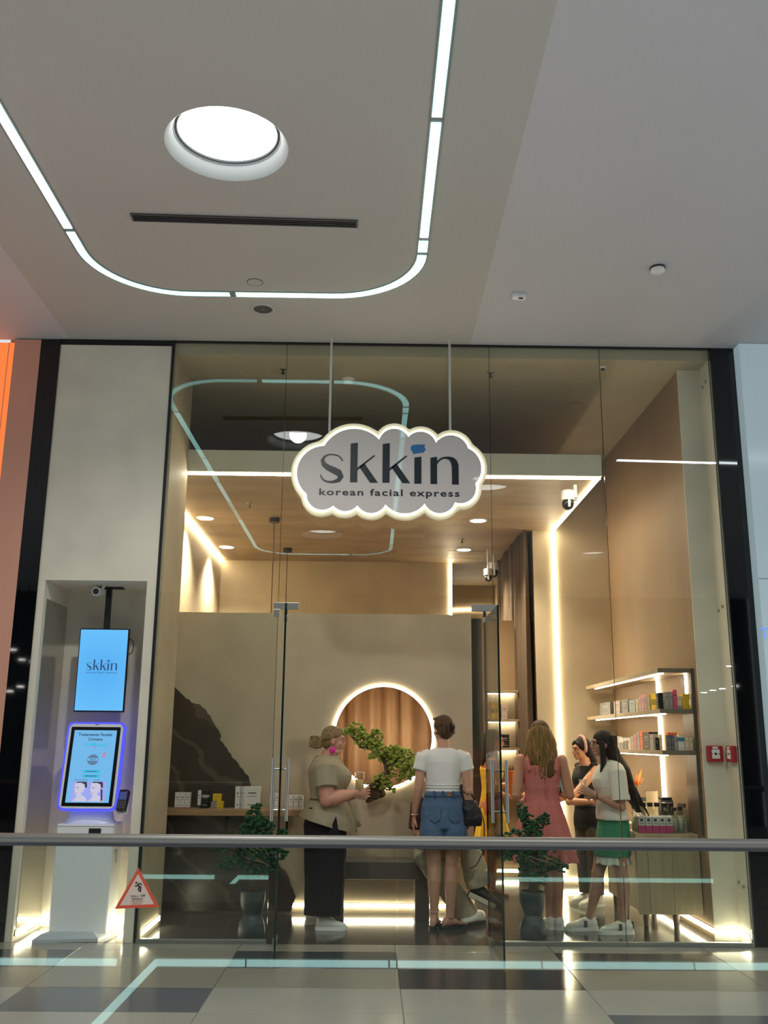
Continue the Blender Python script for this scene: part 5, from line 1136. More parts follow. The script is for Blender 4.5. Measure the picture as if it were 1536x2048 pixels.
for s_ in (-1, 1): b.loft([(V((s_ * x, y, z)), V((w, 0, 0)), V((0, d, 0))) for x, y, z, w, d in ((0.105, -0.005, 1.00, 0.12, 0.155), (0.11, -0.01, 0.86, 0.135, 0.185), (0.115, 0.0, 0.62, 0.128, 0.180), (0.12, 0.0, 0.40, 0.122, 0.172), (0.125, -0.005, 0.20, 0.118, 0.166), (0.125, -0.01, 0.118, 0.116, 0.162))], 22)
BKC = mat('black_cloth', '#0b0b0d', 0.85, bump=0.3, bscale=25); cloth('trousers', b, 0.008, BKC, r1, 0.006, 7, 0.35)
sneaker(r1, 0.13, 0.02, 0, WS, WSO, s=1.02); sneaker(r1, -0.13, -0.085, 0, WS, WSO, s=1.02)
HB = hairmat('ash_blond_hair', '#7d6645', 0.45)
b = B(); b.ell((0, -0.020, 0.142), (0.084, 0.098, 0.094), 24); b.ell((0, -0.05, 0.10), (0.078, 0.066, 0.080), 20); b.ell((0, 0.02, 0.195), (0.058, 0.055, 0.030), 16)
b.ell((0, -0.158, 0.078), (0.056, 0.054, 0.060), 18); b.ell((0.01, -0.115, 0.085), (0.035, 0.04, 0.035), 12)
for k in range(7): b.tube([(0.035 * math.cos(k * 0.9), -0.158 + 0.053 * math.sin(k * 0.9 + a), 0.078 + 0.050 * math.cos(a)) for a in (0, 1.2, 2.4, 3.6, 4.8)], 0.013, 8)
for s_ in (-1, 1):
    for k in range(6): b.tube([(s_ * 0.045, 0.070 - k * 0.022, 0.185 + 0.012 * (k > 1)), (s_ * 0.080, 0.030 - k * 0.020, 0.150), (s_ * 0.082, -0.05 - k * 0.006, 0.118), (s_ * 0.03, -0.115, 0.092)], [0.010, 0.014, 0.013, 0.010], 8)
b.xf(M1); obj_me('hair', remesh(b, 0.0045, 2), HB, r1)
bb = B()
for s_ in (-1, 1): bb.tube([(s_ * 0.084, -0.010, 0.062), (s_ * 0.088, -0.008, 0.045)], 0.003, 6); bb.lathe([(0.0005, -0.006), (0.026, -0.005), (0.027, 0.0), (0.026, 0.005), (0.0005, 0.006)], (0, 0, 0), 20) if False else None
for s_ in (-1, 1):
    vs = bb.ico((s_ * 0.092, -0.006, 0.020), (0.010, 0.028, 0.028), 2)
bb.xf(M1); obj('earrings', bb, mat('magenta', '#d4148c', 0.5), r1, True)
g = thing('drinking_glass', 'clear glass with a pale drink held by the khaki-clad person', 'glass', (-0.085, 8.285, 1.085), 0, None)
obj('glass_wall', B().lathe([(0.0005, 0), (0.032, 0.0), (0.034, 0.01), (0.040, 0.16), (0.038, 0.16), (0.032, 0.012), (0.0005, 0.010)], n=28), glass('tumbler_glass', (0.96, 0.95, 0.90)), g, True)
obj('drink', B().lathe([(0.0005, 0.012), (0.031, 0.013), (0.035, 0.10), (0.0005, 0.10)], n=24), mat('pale_drink', '#d8c08a', 0.2), g, True); obj('rim', B().lathe([(0.038, 0.158), (0.0405, 0.158), (0.0405, 0.162), (0.038, 0.162)], n=28), WHITE, g, True)
g = thing('saucer', 'small white saucer under the hand of the khaki-clad person', 'plate', (-0.060, 8.36, 1.035))
obj('dish', B().lathe([(0.0005, 0.0), (0.03, 0.0), (0.065, 0.012), (0.066, 0.015), (0.03, 0.005), (0.0005, 0.005)], n=30), WHITE, g, True)

# ---- 2: woman in the white tee and denim shorts, seen from behind
r2 = thing('person', 'person in white cropped tee and blue denim shorts seen from behind, in flip-flops', 'person', (0.628, 8.42, 0), 0, 'people in the shop', 1.012)
M2 = headM((0.0, 0.02, 1.475), 0.45, -0.02)
b = B(); torso(b, 0.78, 1.43, 1.02, 0.95); head(b, M2, 0.97); b.tube([(0, -0.015, 1.38), (0, 0.0, 1.50)], [0.054, 0.048], 14)
arm(b, (-0.175, -0.005, 1.365), (-0.215, -0.03, 1.095), (-0.242, 0.045, 0.875), 0.97); hand(b, (-0.243, 0.050, 0.866), (-0.08, 0.22, -1), (1, 0.1, 0), 1, 0.35)
arm(b, (0.175, -0.005, 1.365), (0.205, -0.055, 1.085), (0.115, 0.185, 1.13), 0.97); hand(b, (0.108, 0.20, 1.135), (-0.5, 1, 0.2), (0, 0, 1), -1, 0.6)
leg(b, (-0.092, 0, 0.80), (-0.080, 0.015, 0.475), (-0.083, -0.02, 0.085), 1.0); leg(b, (0.092, 0, 0.80), (0.062, 0.02, 0.475), (0.045, -0.03, 0.085), 1.0)
foot(b, (-0.083, -0.01, 0), -0.25, 0.026); foot(b, (0.045, -0.02, 0), -1.05, 0.026)
obj_me('body', remesh(b, 0.0046, 3), skin('#b98a70'), r2); face_parts(r2, M2)
b = B(); torso(b, 1.075, 1.432, 1.03, 1.0, 0.010)
for s_ in (-1, 1): b.tube([(s_ * 0.115, -0.005, 1.372), (s_ * 0.172, -0.006, 1.352), (s_ * 0.203, -0.016, 1.245)], [0.056, 0.068, 0.060], 18)
cloth('tee', b, 0.0058, mat('white_rib', '#d6d4ce', 0.8, bump=0.10, bscale=60), r2, 0.0022, 10, 2.0, mask=lambda c: 1.0 if c.z < 1.2 else 0.5)
bb = B()
for z, i_ in ((1.082, .0155), (1.110, .0145), (1.132, .013)): torso(bb, z - 0.005, z + 0.005, 1.03, 1.0, i_, n=2)
obj('tee_hem_folds', bb, mat('white_rib2', '#d6d4ce', 0.8), r2, True)
b = B(); torso(b, 0.78, 1.078, 1.05, 1.0, 0.014)
for s_ in (-1, 1): b.loft([(V((s_ * x, -0.008, z)), V((w, 0, 0)), V((0, d, 0))) for x, z, w, d in ((0.085, 0.90, 0.098, 0.125), (0.092, 0.78, 0.107, 0.130), (0.098, 0.69, 0.110, 0.126), (0.101, 0.625, 0.112, 0.124))], 20)
DEN = mat('blue_denim', '#4b6480', 0.85, var=0.22, scale=5, bump=0.3, bscale=80, detail=8)
cloth('shorts', b, 0.0062, DEN, r2, 0.004, 12, 0.8)
bb = B(); torso(bb, 1.035, 1.080, 1.05, 1.0, 0.019, n=2); wb = obj('waistband', bb, DEN, r2, True)
bb = B()
for x in (-0.085, -0.012, 0.075): bb.box(x - 0.007, x + 0.007, -0.112, -0.100, 1.028, 1.085)
obj('belt_loop', bb, mat('denim_dark', '#34465c', 0.85), wb)
obj('leather_patch', B().box(0.022, 0.062, -0.108, -0.098, 1.042, 1.072), mat('leather_patch', '#7a5233', 0.6), wb)
bb = B()
for s_ in (-1, 1): bb.prism([(s_ * 0.035, 0.965), (s_ * 0.125, 0.96), (s_ * 0.122, 0.865), (s_ * 0.08, 0.835), (s_ * 0.038, 0.868)], (0, -0.150, 0), (1, 0, 0), (0, 0, 1), (0, 0.012, 0))
obj('back_pocket', bb, mat('denim_pocket', '#466079', 0.85, var=0.15, scale=8), r2)
for x, y, rz in ((-0.083, -0.01, -0.25), (0.045, -0.02, -1.05)):
    M = Matrix.Translation((x, y, 0)) @ rz2(rz); q = B(); pl = [(0.022, -0.082), (0.036, -0.05), (0.036, 0.02), (0.048, 0.09), (0.042, 0.135), (0.018, 0.165)]
    q.prism(pl + [(-a, c) for a, c in pl[::-1]], (0, 0, 0), (1, 0, 0), (0, 1, 0), (0, 0, 0.026)); q.xf(M); ff = obj('flip_flop', q, mat('flipflop_dark', '#1d2b31', 0.6), r2)
    q = B(); q.tube([(0.036, 0.03, 0.03), (0.022, 0.075, 0.072), (0.008, 0.115, 0.048), (-0.022, 0.07, 0.075), (-0.036, 0.02, 0.03)], 0.006, 8); q.xf(M); obj('strap', q, mat('strap_dark', '#1b2529', 0.6), ff, True)
bb = B(); bb.tube([(-0.083 + 0.040 * math.cos(a), -0.02 + 0.040 * math.sin(a), 0.142 + 0.006 * math.sin(a)) for a in [2 * PI * i / 20 for i in range(21)]], 0.003, 6); obj('anklet', bb, mat('anklet_pale', '#d0b9a0', 0.4), r2, True)
bb = B(); bb.tube([(-0.239 + 0.030 * math.cos(a), 0.042 + 0.030 * math.sin(a), 0.885) for a in [2 * PI * i / 20 for i in range(21)]], 0.004, 6); obj('bracelet', bb, mat('bracelet_silver', '#c9c5bd', 0.3, metal=0.8), r2, True)
HC2 = hairmat('brown_hair', '#49341f', 0.4)
b = B(); b.ell((0, -0.018, 0.142), (0.082, 0.098, 0.092), 24); b.ell((0, -0.055, 0.105), (0.074, 0.062, 0.078), 20); b.ell((0.0, -0.098, 0.120), (0.038, 0.034, 0.058), 16)
for k in range(9):
    a = -0.9 + k * 0.225; b.tube([(0.075 * math.sin(a), 0.055, 0.20), (0.085 * math.sin(a), 0.0, 0.225 - 0.03 * abs(a)), (0.070 * math.sin(a), -0.08, 0.19 - 0.04 * abs(a)), (0.015 * math.sin(a), -0.118, 0.125)], [0.010, 0.013, 0.013, 0.012], 8)
for s_ in (-1, 1):
    for k in range(4): b.tube([(s_ * 0.07, 0.02 - k * 0.02, 0.09 - 0.008 * k), (s_ * 0.068, -0.05, 0.075), (s_ * 0.03, -0.10, 0.09)], [0.009, 0.012, 0.010], 8)
b.xf(M2); obj_me('hair', remesh(b, 0.0045, 2), HC2, r2)
bb = B(); bb.tube([(0.012, -0.125, 0.165), (0.018, -0.150, 0.13), (0.014, -0.138, 0.085)], [0.010, 0.020, 0.010], 10)
for k in range(5): bb.tube([(0.015, -0.142, 0.155 - k * 0.017), (0.050, -0.120, 0.150 - k * 0.018), (0.055, -0.098, 0.148 - k * 0.018)], 0.006, 6)
bb.xf(M2); obj('hair_claw', bb, mat('claw_dark', '#141013', 0.3), r2, True)
bg_ = thing('handbag', 'black soft shoulder bag hanging at the hip of the white-tee person', 'bag', (0.86, 8.36, 0.81))
b = B(); b.loft([(V((0.0, 0, 0.005)), V((0.085, 0, 0)), V((0, 0.045, 0))), (V((0, 0, 0.06)), V((0.092, 0, 0)), V((0, 0.058, 0))), (V((-0.008, 0, 0.14)), V((0.080, 0, 0)), V((0, 0.05, 0))), (V((-0.015, 0, 0.195)), V((0.060, 0, 0)), V((0, 0.028, 0))), (V((-0.018, 0, 0.215)), V((0.05, 0, 0)), V((0, 0.012, 0)))], 24)
cloth('bag_body', b, 0.006, mat('black_nylon', '#0c0d12', 0.55, bump=0.3, bscale=40), bg_, 0.004, 18, 1)
bb = B(); bb.tube([(-0.06, 0, 0.20), (-0.085, 0.02, 0.30), (-0.075, 0.05, 0.34)], 0.008, 8); bb.tube([(0.03, 0, 0.205), (0.0, 0.02, 0.27), (-0.03, 0.05, 0.33)], 0.008, 8); obj('handle', bb, BLACK, bg_, True)
bb = B(); bb.tube([(0.070, 0, 0.16), (0.105, 0, 0.03), (0.105, 0, -0.10), (0.085, 0.0, -0.22), (0.03, 0.0, -0.31), (-0.02, 0, -0.33)], 0.0045, 8); obj('hanging_strap', bb, BLACK, bg_, True)
bb = B(); bb.cyl((0.028, -0.03, 0.205), (0.028, -0.036, 0.205), 0.010, n=12); bb.cyl((0.075, -0.03, 0.14), (0.075, -0.036, 0.14), 0.006, n=10); obj('buckle', bb, STEEL, bg_)

# ---- 3: seated person behind her
r3 = thing('person', 'person in burgundy top, beige trousers and chunky sneakers, seated behind the white-tee person', 'person', (0.62, 8.93, 0), PI, 'people in the shop', 1.0)
LW = lambda x, y, z: V((0.62 - x, 8.93 - y, z))
M3 = headM((0, 0.05, 1.045), 0.2, -0.25)
b = B(); torso(b, 0.80, 1.43, 1.12, 1.05)
b.xf(Matrix.Translation((0, 0, -0.40))); head(b, M3); arm(b, (0.18, 0.0, 0.95), (0.205, 0.05, 0.72), (0.16, 0.25, 0.66)); hand(b, (0.155, 0.26, 0.655), (-0.1, 1, -0.2), (0, 0, -1), -1, 0.4)
arm(b, (-0.18, 0.0, 0.95), (-0.195, 0.08, 0.72), (-0.10, 0.26, 0.68)); hand(b, (-0.095, 0.27, 0.675), (0.2, 1, -0.2), (0, 0, -1), 1, 0.4)
K1, A1 = LW(0.47, 8.62, 0.55), LW(0.84, 8.66, 0.09); K2, A2 = LW(0.86, 8.60, 0.60), LW(0.955, 8.60, 0.30)
leg(b, (0.09, 0.05, 0.56), K1, A1, 0.98); leg(b, (-0.09, 0.05, 0.56), K2, A2, 0.98)
obj_me('body', remesh(b, 0.006, 3), skin('#b07c5c'), r3); face_parts(r3, M3)
b = B(); torso(b, 0.92, 1.435, 1.16, 1.12, 0.014); b.xf(Matrix.Translation((0, 0, -0.40)))
for s_ in (-1, 1): b.tube([(s_ * 0.13, 0, 0.985), (s_ * 0.185, 0.0, 0.95), (s_ * 0.212, 0.05, 0.74)], [0.06, 0.068, 0.062], 16)
cloth('top', b, 0.008, mat('burgundy_cloth', '#3c1216', 0.8), r3, 0.004, 10)
BEI = mat('beige_cargo', '#a79b82', 0.85, var=0.10, scale=6, bump=0.3, bscale=20)
b = B(); b.loft([(V((0, 0.0, 0.50)), V((0.18, 0, 0)), V((0, 0.13, 0))), (V((0, 0.0, 0.66)), V((0.16, 0, 0)), V((0, 0.12, 0)))], 24)
b.tube([V((0.09, 0.0, 0.585)), V((0.09, 0, 0.585)).lerp(K1, 0.6), K1, K1.lerp(A1, 0.35), K1.lerp(A1, 0.75), A1 + V((0, 0, -0.05))], [0.115, 0.108, 0.098, 0.095, 0.105, 0.115], 20)
b.tube([V((-0.09, 0.0, 0.585)), V((-0.09, 0, 0.585)).lerp(K2, 0.6), K2, K2.lerp(A2, 0.45), K2.lerp(A2, 0.95)], [0.115, 0.108, 0.100, 0.108, 0.118], 20)
cloth('trousers', b, 0.007, BEI, r3, 0.010, 9, 1.0, cuts=[((0, 0, 0.012), (0, 0, -1))])
sneaker(r3, *(A1 + V((-0.075, 0.03, 0)))[:2], -2.2 + PI * 0.5 - 0.3, WS, BKS, s=1.05, scale_w=1.1)
so = sneaker(r3, *(A2 + V((0.02, 0.035, 0)))[:2], 1.25, BKS, BKS, z=0.20, pitch=-0.38, s=1.18, scale_w=1.15, roll=0.0)
Mx = Matrix.Translation((*(A2 + V((0.02, 0.035, 0)))[:2], 0.20)) @ rz2(1.25) @ Matrix.Rotation(-0.38, 4, 'X') @ Matrix.Scale(1.18, 4)
q = B(); q.box(0.046, 0.058, -0.075, 0.130, 0.004, 0.038, 0.004); q.box(-0.058, -0.046, -0.075, 0.130, 0.004, 0.038, 0.004); q.xf(Mx); obj('midsole', q, mat('cream_sole', '#c9bfa6', 0.6), so)
b = B(); b.ell((0, -0.02, 0.142), (0.086, 0.10, 0.096), 20); b.ell((0, -0.06, 0.09), (0.08, 0.07, 0.09), 16); b.xf(M3); obj_me('hair', remesh(b, 0.006, 2), hairmat('dark_hair_a', '#2a1c14'), r3)

# ---- 4: woman in the red gingham dress
r4 = thing('person', 'person in red gingham sun dress with long wavy blond hair, seen from behind', 'person', (1.478, 8.47, 0), math.radians(-4), 'people in the shop', 0.99)
M4 = headM((0.0, 0.02, 1.475), -0.15, 0.03)
b = B(); torso(b, 0.78, 1.43, 1.06, 1.0); head(b, M4); b.tube([(0, -0.015, 1.38), (0, 0.0, 1.50)], [0.056, 0.05], 14)
arm(b, (-0.178, 0, 1.365), (-0.225, -0.04, 1.075), (-0.16, 0.17, 1.04), 1.05); hand(b, (-0.155, 0.18, 1.04), (0.3, 1, 0.1), (1, 0, 0), 1, 0.6)
arm(b, (0.178, 0, 1.365), (0.238, -0.02, 1.075), (0.125, 0.09, 1.105), 1.05); hand(b, (0.115, 0.095, 1.11), (-0.35, -0.25, 0.9), (0.9, 0.2, 0.3), -1, 0.55)
leg(b, (-0.085, 0, 0.80), (0.03, 0.01, 0.475), (0.035, 0, 0.085), 0.98); leg(b, (0.095, 0, 0.80), (0.108, 0.01, 0.475), (0.105, -0.02, 0.085), 0.98)
obj_me('body', remesh(b, 0.0048, 3), skin('#c0876a'), r4); face_parts(r4, M4)
GM = mat('red_gingham', '#c25450', 0.8)
gn = GM.node_tree; tcg = gn.nodes.new('ShaderNodeTexCoord'); mpg = gn.nodes.new('ShaderNodeMapping'); mpg.inputs['Scale'].default_value = (70, 70, 70); sx_ = gn.nodes.new('ShaderNodeSeparateXYZ')
gn.links.new(tcg.outputs['Object'], mpg.inputs[0]); gn.links.new(mpg.outputs[0], sx_.inputs[0]); outs = []
for ax in ('X', 'Z'):
    fr_ = gn.nodes.new('ShaderNodeMath'); fr_.operation = 'FRACT'; gt = gn.nodes.new('ShaderNodeMath'); gt.operation = 'GREATER_THAN'; gt.inputs[1].default_value = 0.5
    gn.links.new(sx_.outputs[ax], fr_.inputs[0]); gn.links.new(fr_.outputs[0], gt.inputs[0]); outs.append(gt)
ad = gn.nodes.new('ShaderNodeMath'); ad.operation = 'ADD'; gn.links.new(outs[0].outputs[0], ad.inputs[0]); gn.links.new(outs[1].outputs[0], ad.inputs[1])
rp = gn.nodes.new('ShaderNodeValToRGB'); rp.color_ramp.elements[0].color = (*lin('#d98f86'), 1); rp.color_ramp.elements[1].color = (*lin('#b03f40'), 1); hv = gn.nodes.new('ShaderNodeMath'); hv.operation = 'MULTIPLY'; hv.inputs[1].default_value = 0.5
gn.links.new(ad.outputs[0], hv.inputs[0]); gn.links.new(hv.outputs[0], rp.inputs[0]); gn.links.new(rp.outputs[0], gn.nodes['Principled BSDF'].inputs['Base Color'])
b = B(); torso(b, 1.03, 1.325, 1.07, 1.05, 0.010)
for s_ in (-1, 1): b.tube([(s_ * 0.115, -0.105, 1.28), (s_ * 0.120, -0.085, 1.36), (s_ * 0.118, -0.01, 1.428), (s_ * 0.112, 0.075, 1.36), (s_ * 0.105, 0.135, 1.27)], 0.017, 10, flat=1.0)
n = 120; secs = []
b2 = B(); rows = []
for j in range(14):
    f = j / 13; z = 1.045 - f * 0.515; row = []
    for i in range(n):
        a = 2 * PI * i / n; fold = (0.03 + 0.06 * f) * f ** 0.5 * 0.35 * (math.sin(11 * a + 1.2 * math.sin(3 * a)) + 0.5 * math.sin(19 * a + 2))
        rx = 0.138 + 0.125 * f ** 0.75; ry = 0.100 + 0.145 * f ** 0.75
        row.append(b2.bm.verts.new(((rx + fold) * math.cos(a), (ry + fold) * math.sin(a), z)))
    rows.append(row)
for A_, B_ in zip(rows, rows[1:]):
    for i in range(n): b2.bm.faces.new((A_[i], A_[(i + 1) % n], B_[(i + 1) % n], B_[i]))
b2.bm.faces.new(rows[0]); b2.bm.faces.new(rows[-1][::-1])
b.join(b2); b2.bm.free(); cloth('dress', b, 0.0065, GM, r4, 0.002, 12)
bb = B(); bb.box(0.028, 0.034, -0.115, -0.095, 1.04, 1.30); obj('zip_seam', bb, mat('zip_pale', '#c98078', 0.7), r4)
HB4 = hairmat('golden_brown_hair', '#5c4225', 0.4)
b = B(); b.ell((0, -0.018, 0.142), (0.088, 0.104, 0.096), 24); b.ell((0, -0.055, 0.08), (0.086, 0.070, 0.10), 20)
b.loft([(V((0, -0.045, 0.13)), V((0.088, 0, 0)), V((0, 0.075, 0))), (V((0, -0.055, 0.0)), V((0.098, 0, 0)), V((0, 0.070, 0))), (V((0.008, -0.085, -0.12)), V((0.122, 0, 0)), V((0, 0.045, 0))), (V((0.012, -0.10, -0.22)), V((0.108, 0, 0)), V((0, 0.032, 0))), (V((0.015, -0.10, -0.275)), V((0.06, 0, 0)), V((0, 0.02, 0)))], 24)
b.xf(M4); obj_me('hair', remesh(b, 0.006, 3), HB4, r4)
def lk(u, r):
    a = -1.35 + 2.7 * u; ph = r.uniform(0, 6.28); pts = []; ln = r.uniform(0.40, 0.475) * (1 - 0.22 * abs(a) / 1.35)
    for i in range(11):
        f = i / 10; w = 0.020 * math.sin(ph + f * 13) * f; sp_ = 0.086 + 0.042 * math.sin(PI * min(1, f * 0.9))
        pts.append(M4 @ V((sp_ * math.sin(a) + w + 0.012 * f, -0.095 * math.cos(a) * (1 + 0.1 * math.sin(PI * f)) - 0.018 + 0.3 * w - 0.02 * f, 0.20 - 0.05 * abs(math.sin(a)) - f * ln)))
    return pts
hl = locks(34, lk, 0.0155, 11); obj('hair_locks', hl, hairmat('golden_hair_light', '#8a683a', 0.45), r4, True)['kind'] = 'stuff'
sneaker(r4, 0.032, 0.02, 0.12, WS, WSO, s=0.98); sneaker(r4, 0.112, 0.0, -0.10, WS, WSO, s=0.98)
p = thing('wallet', 'pale grey wallet and phone held behind the arm of the gingham-dress person', 'wallet', (1.655, 8.46, 1.155), math.radians(15))
obj('cover', B().box(-0.030, 0.030, -0.012, 0.012, -0.06, 0.075, 0.004), mat('wallet_grey', '#b9bcb8', 0.4), p); obj('dark_fold', B().box(-0.034, -0.030, -0.010, 0.010, -0.062, 0.070), BLACK, p); obj('phone', B().box(-0.052, -0.036, -0.020, 0.020, -0.02, 0.085, 0.003), mat('phone_pale', '#a9a49c', 0.3), p)
p.rotation_euler = (0, math.radians(-14), math.radians(15))

# ---- 5: dark-clad staff woman with headband
r5 = thing('person', 'person in sleeveless black dress with pink headband, beside the vertical light', 'person', (2.135, 9.68, 0), math.radians(112), 'people in the shop', 0.915)
def mkL(ox, oy, rz, s):
    Mi = Matrix.Rotation(-rz, 3, 'Z'); return lambda x, y, z: Mi @ V((x - ox, y - oy, z)) / s
L5 = mkL(2.135, 9.68, math.radians(112), 0.915)
M5 = headM((0, 0.045, 1.47), -0.05, -0.10)
b = B(); torso(b, 0.78, 1.43, 1.0, 1.0); head(b, M5, 0.98); b.tube([(0, -0.01, 1.38), (0, 0.02, 1.49)], [0.055, 0.05], 14)
w5 = L5(2.09, 9.30, 0.965); arm(b, (-0.17, 0, 1.36), L5(1.90, 9.42, 0.955), w5); hand(b, w5, L5(2.09, 9.30, 0.965) - L5(1.95, 9.36, 0.96), L5(2.135, 9.68, 1.3) - L5(2.135, 9.5, 1.3), 1, 1.0)
arm(b, (0.17, 0, 1.36), (0.20, 0.02, 1.08), (0.10, 0.24, 1.06)); hand(b, (0.095, 0.25, 1.06), (-0.4, 1, 0), (-1, 0, 0), 1, 0.7)
for s_ in (-1, 1): leg(b, (s_ * 0.09, 0, 0.80), (s_ * 0.095, 0.01, 0.475), (s_ * 0.10, -0.01, 0.085))
obj_me('body', remesh(b, 0.0048, 3), skin('#c58e6a'), r5); face_parts(r5, M5, '#1a1210', '#a05a4c')
b = B(); torso(b, 0.74, 1.405, 1.06, 1.08, 0.014, over=lambda z, w, f, k: (w + max(0, 0.95 - z) * 0.16, f + max(0, 0.95 - z) * 0.12, k + max(0, 0.95 - z) * 0.12))
for s_ in (-1, 1): b.tube([(s_ * 0.10, 0.0, 1.41), (s_ * 0.165, 0.0, 1.39)], [0.035, 0.045], 12)
cloth('dress', b, 0.007, mat('black_dress', '#0c0c0e', 0.8, bump=0.2, bscale=20), r5, 0.004, 9)
bb = B(); torso(bb, 0.985, 1.01, 1.06, 1.08, 0.020, n=2); obj('belt', bb, mat('belt_black', '#1b1b1e', 0.4), r5, True)
b = B()
for s_ in (-1, 1): b.loft([(V((s_ * 0.095, 0, z)), V((w, 0, 0)), V((0, w * 1.1, 0))) for z, w in ((0.84, 0.095), (0.6, 0.085), (0.3, 0.075), (0.11, 0.07))], 16)
cloth('trousers', b, 0.008, mat('brown_grey_trousers', '#4f463c', 0.85), r5, 0.005, 8)
sneaker(r5, -0.10, 0.02, 0, WS, WSO, s=1.08, scale_w=1.15); sneaker(r5, 0.10, 0.0, 0, WS, WSO, s=1.08, scale_w=1.15)
HB5 = hairmat('black_brown_hair', '#1d1511', 0.2)
b = B(); b.ell((0, -0.022, 0.142), (0.084, 0.098, 0.093), 24); b.ell((0, -0.055, 0.09), (0.080, 0.066, 0.09), 20); b.tube([(0.0, -0.10, 0.06), (-0.03, -0.115, -0.03), (-0.05, -0.11, -0.14)], [0.045, 0.04, 0.018], 14)
for s_ in (-1, 1): b.tube([(0, 0.066, 0.195), (s_ * 0.055, 0.055, 0.165), (s_ * 0.078, 0.012, 0.115)], [0.016, 0.020, 0.014], 10)
b.xf(M5); obj_me('hair', remesh(b, 0.0045, 2), HB5, r5)
bb = B(); bb.tube([(0.092 * math.cos(a), -0.025 - 0.012 * math.sin(a), 0.125 + 0.118 * math.sin(a)) for a in [-0.35 + (PI + 0.7) * i / 20 for i in range(21)]], [0.016] * 21, 10, flat=1.0); bb.xf(M5 @ Matrix.Translation((0, 0.02, 0.0))); obj('headband', bb, mat('pink_headband', '#d3a193', 0.8), r5, True)

# ---- 6: woman in white shirt and green skirt
S6 = 0.945
r6 = thing('person', 'person in white short-sleeved shirt and green skirt with long dark hair, facing left', 'person', (2.06, 8.42, 0), math.radians(92), 'people in the shop', S6)
L6 = mkL(2.12, 8.60, math.radians(92), S6)
M6 = headM((0, 0.060, 1.475), 0.05, -0.03)
b = B(); torso(b, 0.78, 1.43, 1.0, 1.0); head(b, M6, 0.97); b.tube([(0, -0.01, 1.38), (0, 0.035, 1.49)], [0.054, 0.048], 14)
wA = L6(1.935, 8.43, 1.085); arm(b, (-0.172, -0.01, 1.36), L6(2.150, 8.38, 0.985), wA, 1.0); hand(b, wA, L6(1.87, 8.44, 1.11) - L6(1.935, 8.43, 1.085), L6(1.9, 8.6, 1.1) - L6(1.9, 8.4, 1.1), 1, 0.8)
wB = L6(1.945, 8.60, 1.085); arm(b, (0.172, -0.01, 1.36), L6(2.10, 8.80, 0.985), wB, 1.0); hand(b, wB, L6(1.87, 8.52, 1.09) - wB, L6(1.9, 8.3, 1.1) - L6(1.9, 8.6, 1.1), -1, 0.8)
leg(b, (-0.085, 0.0, 0.82), L6(2.145, 8.47, 0.445), L6(2.130, 8.44, 0.082), 1.03); leg(b, (0.085, 0.02, 0.82), L6(1.985, 8.62, 0.445), L6(1.885, 8.58, 0.082), 1.03)
obj_me('body', remesh(b, 0.0046, 3), skin('#a97c66'), r6); face_parts(r6, M6, '#20150f', '#a06055')
b = B(); torso(b, 0.925, 1.435, 1.12, 1.12, 0.022, over=lambda z, w, f, k: (max(w, 0.155 if z < 1.2 else 0), max(f, 0.135 if z < 1.2 else 0), max(k, 0.125 if z < 1.2 else 0)))
b.tube([(-0.14, -0.01, 1.385), (-0.185, -0.012, 1.34), V((-0.185, -0.01, 1.36)).lerp(L6(2.150, 8.38, 0.985), 0.80)], [0.062, 0.078, 0.080], 18); b.tube([(0.14, -0.01, 1.385), (0.185, -0.012, 1.34), V((0.185, -0.01, 1.36)).lerp(L6(2.10, 8.80, 0.985), 0.75)], [0.062, 0.078, 0.080], 18)
b.tube([(0, -0.075, 1.425), (-0.065, -0.03, 1.435), (-0.07, 0.04, 1.42), (-0.03, 0.085, 1.39)], 0.016, 8); b.tube([(0, -0.075, 1.425), (0.065, -0.03, 1.435), (0.07, 0.04, 1.42), (0.03, 0.085, 1.39)], 0.016, 8)
WSH = mat('white_shirt', '#d2cdc0', 0.8, bump=0.2, bscale=25); cloth('shirt', b, 0.0062, WSH, r6, 0.005, 8, 0.6)
bb = B(); bb.tube([V((-0.185, -0.01, 1.36)).lerp(L6(2.150, 8.38, 0.985), f) for f in (0.68, 0.82)], [0.0815, 0.0825], 20, caps=False); obj('sleeve_cuff', bb, WSH, r6, True)
b = B(); b.loft([(V((0, y, z)), V((w, 0, 0)), V((0, d, 0))) for y, z, w, d in ((-0.005, 0.97, 0.160, 0.118), (-0.01, 0.90, 0.178, 0.135), (0.0, 0.78, 0.190, 0.148), (0.012, 0.655, 0.198, 0.158), (0.015, 0.62, 0.199, 0.160))], 28)
cloth('skirt', b, 0.007, mat('green_skirt', '#2f7a5a', 0.8, bump=0.2, bscale=20), r6, 0.005, 9, 0.4)
bb = B(); rows = []
for j in range(5):
    f = j / 4; rows.append([bb.bm.verts.new(((0.178 + 0.012 * f + 0.011 * f * math.sin(15 * a)) * math.cos(a), 0.015 + (0.138 + 0.014 * f + 0.011 * f * math.sin(15 * a)) * math.sin(a), 0.64 - 0.085 * f + 0.006 * f * math.sin(7 * a))) for a in [2 * PI * i / 120 for i in range(120)]])
for A_, B_ in zip(rows, rows[1:]):
    for i in range(120): bb.bm.faces.new((A_[i], A_[(i + 1) % 120], B_[(i + 1) % 120], B_[i]))
obj('ruffle_hem', bb, mat('white_ruffle', '#cfd0c8', 0.8), r6, True)
HB6 = hairmat('dark_brown_hair', '#241812', 0.25)
b = B(); b.ell((0, -0.018, 0.142), (0.085, 0.100, 0.094), 24); b.ell((0, -0.055, 0.07), (0.083, 0.068, 0.11), 20)
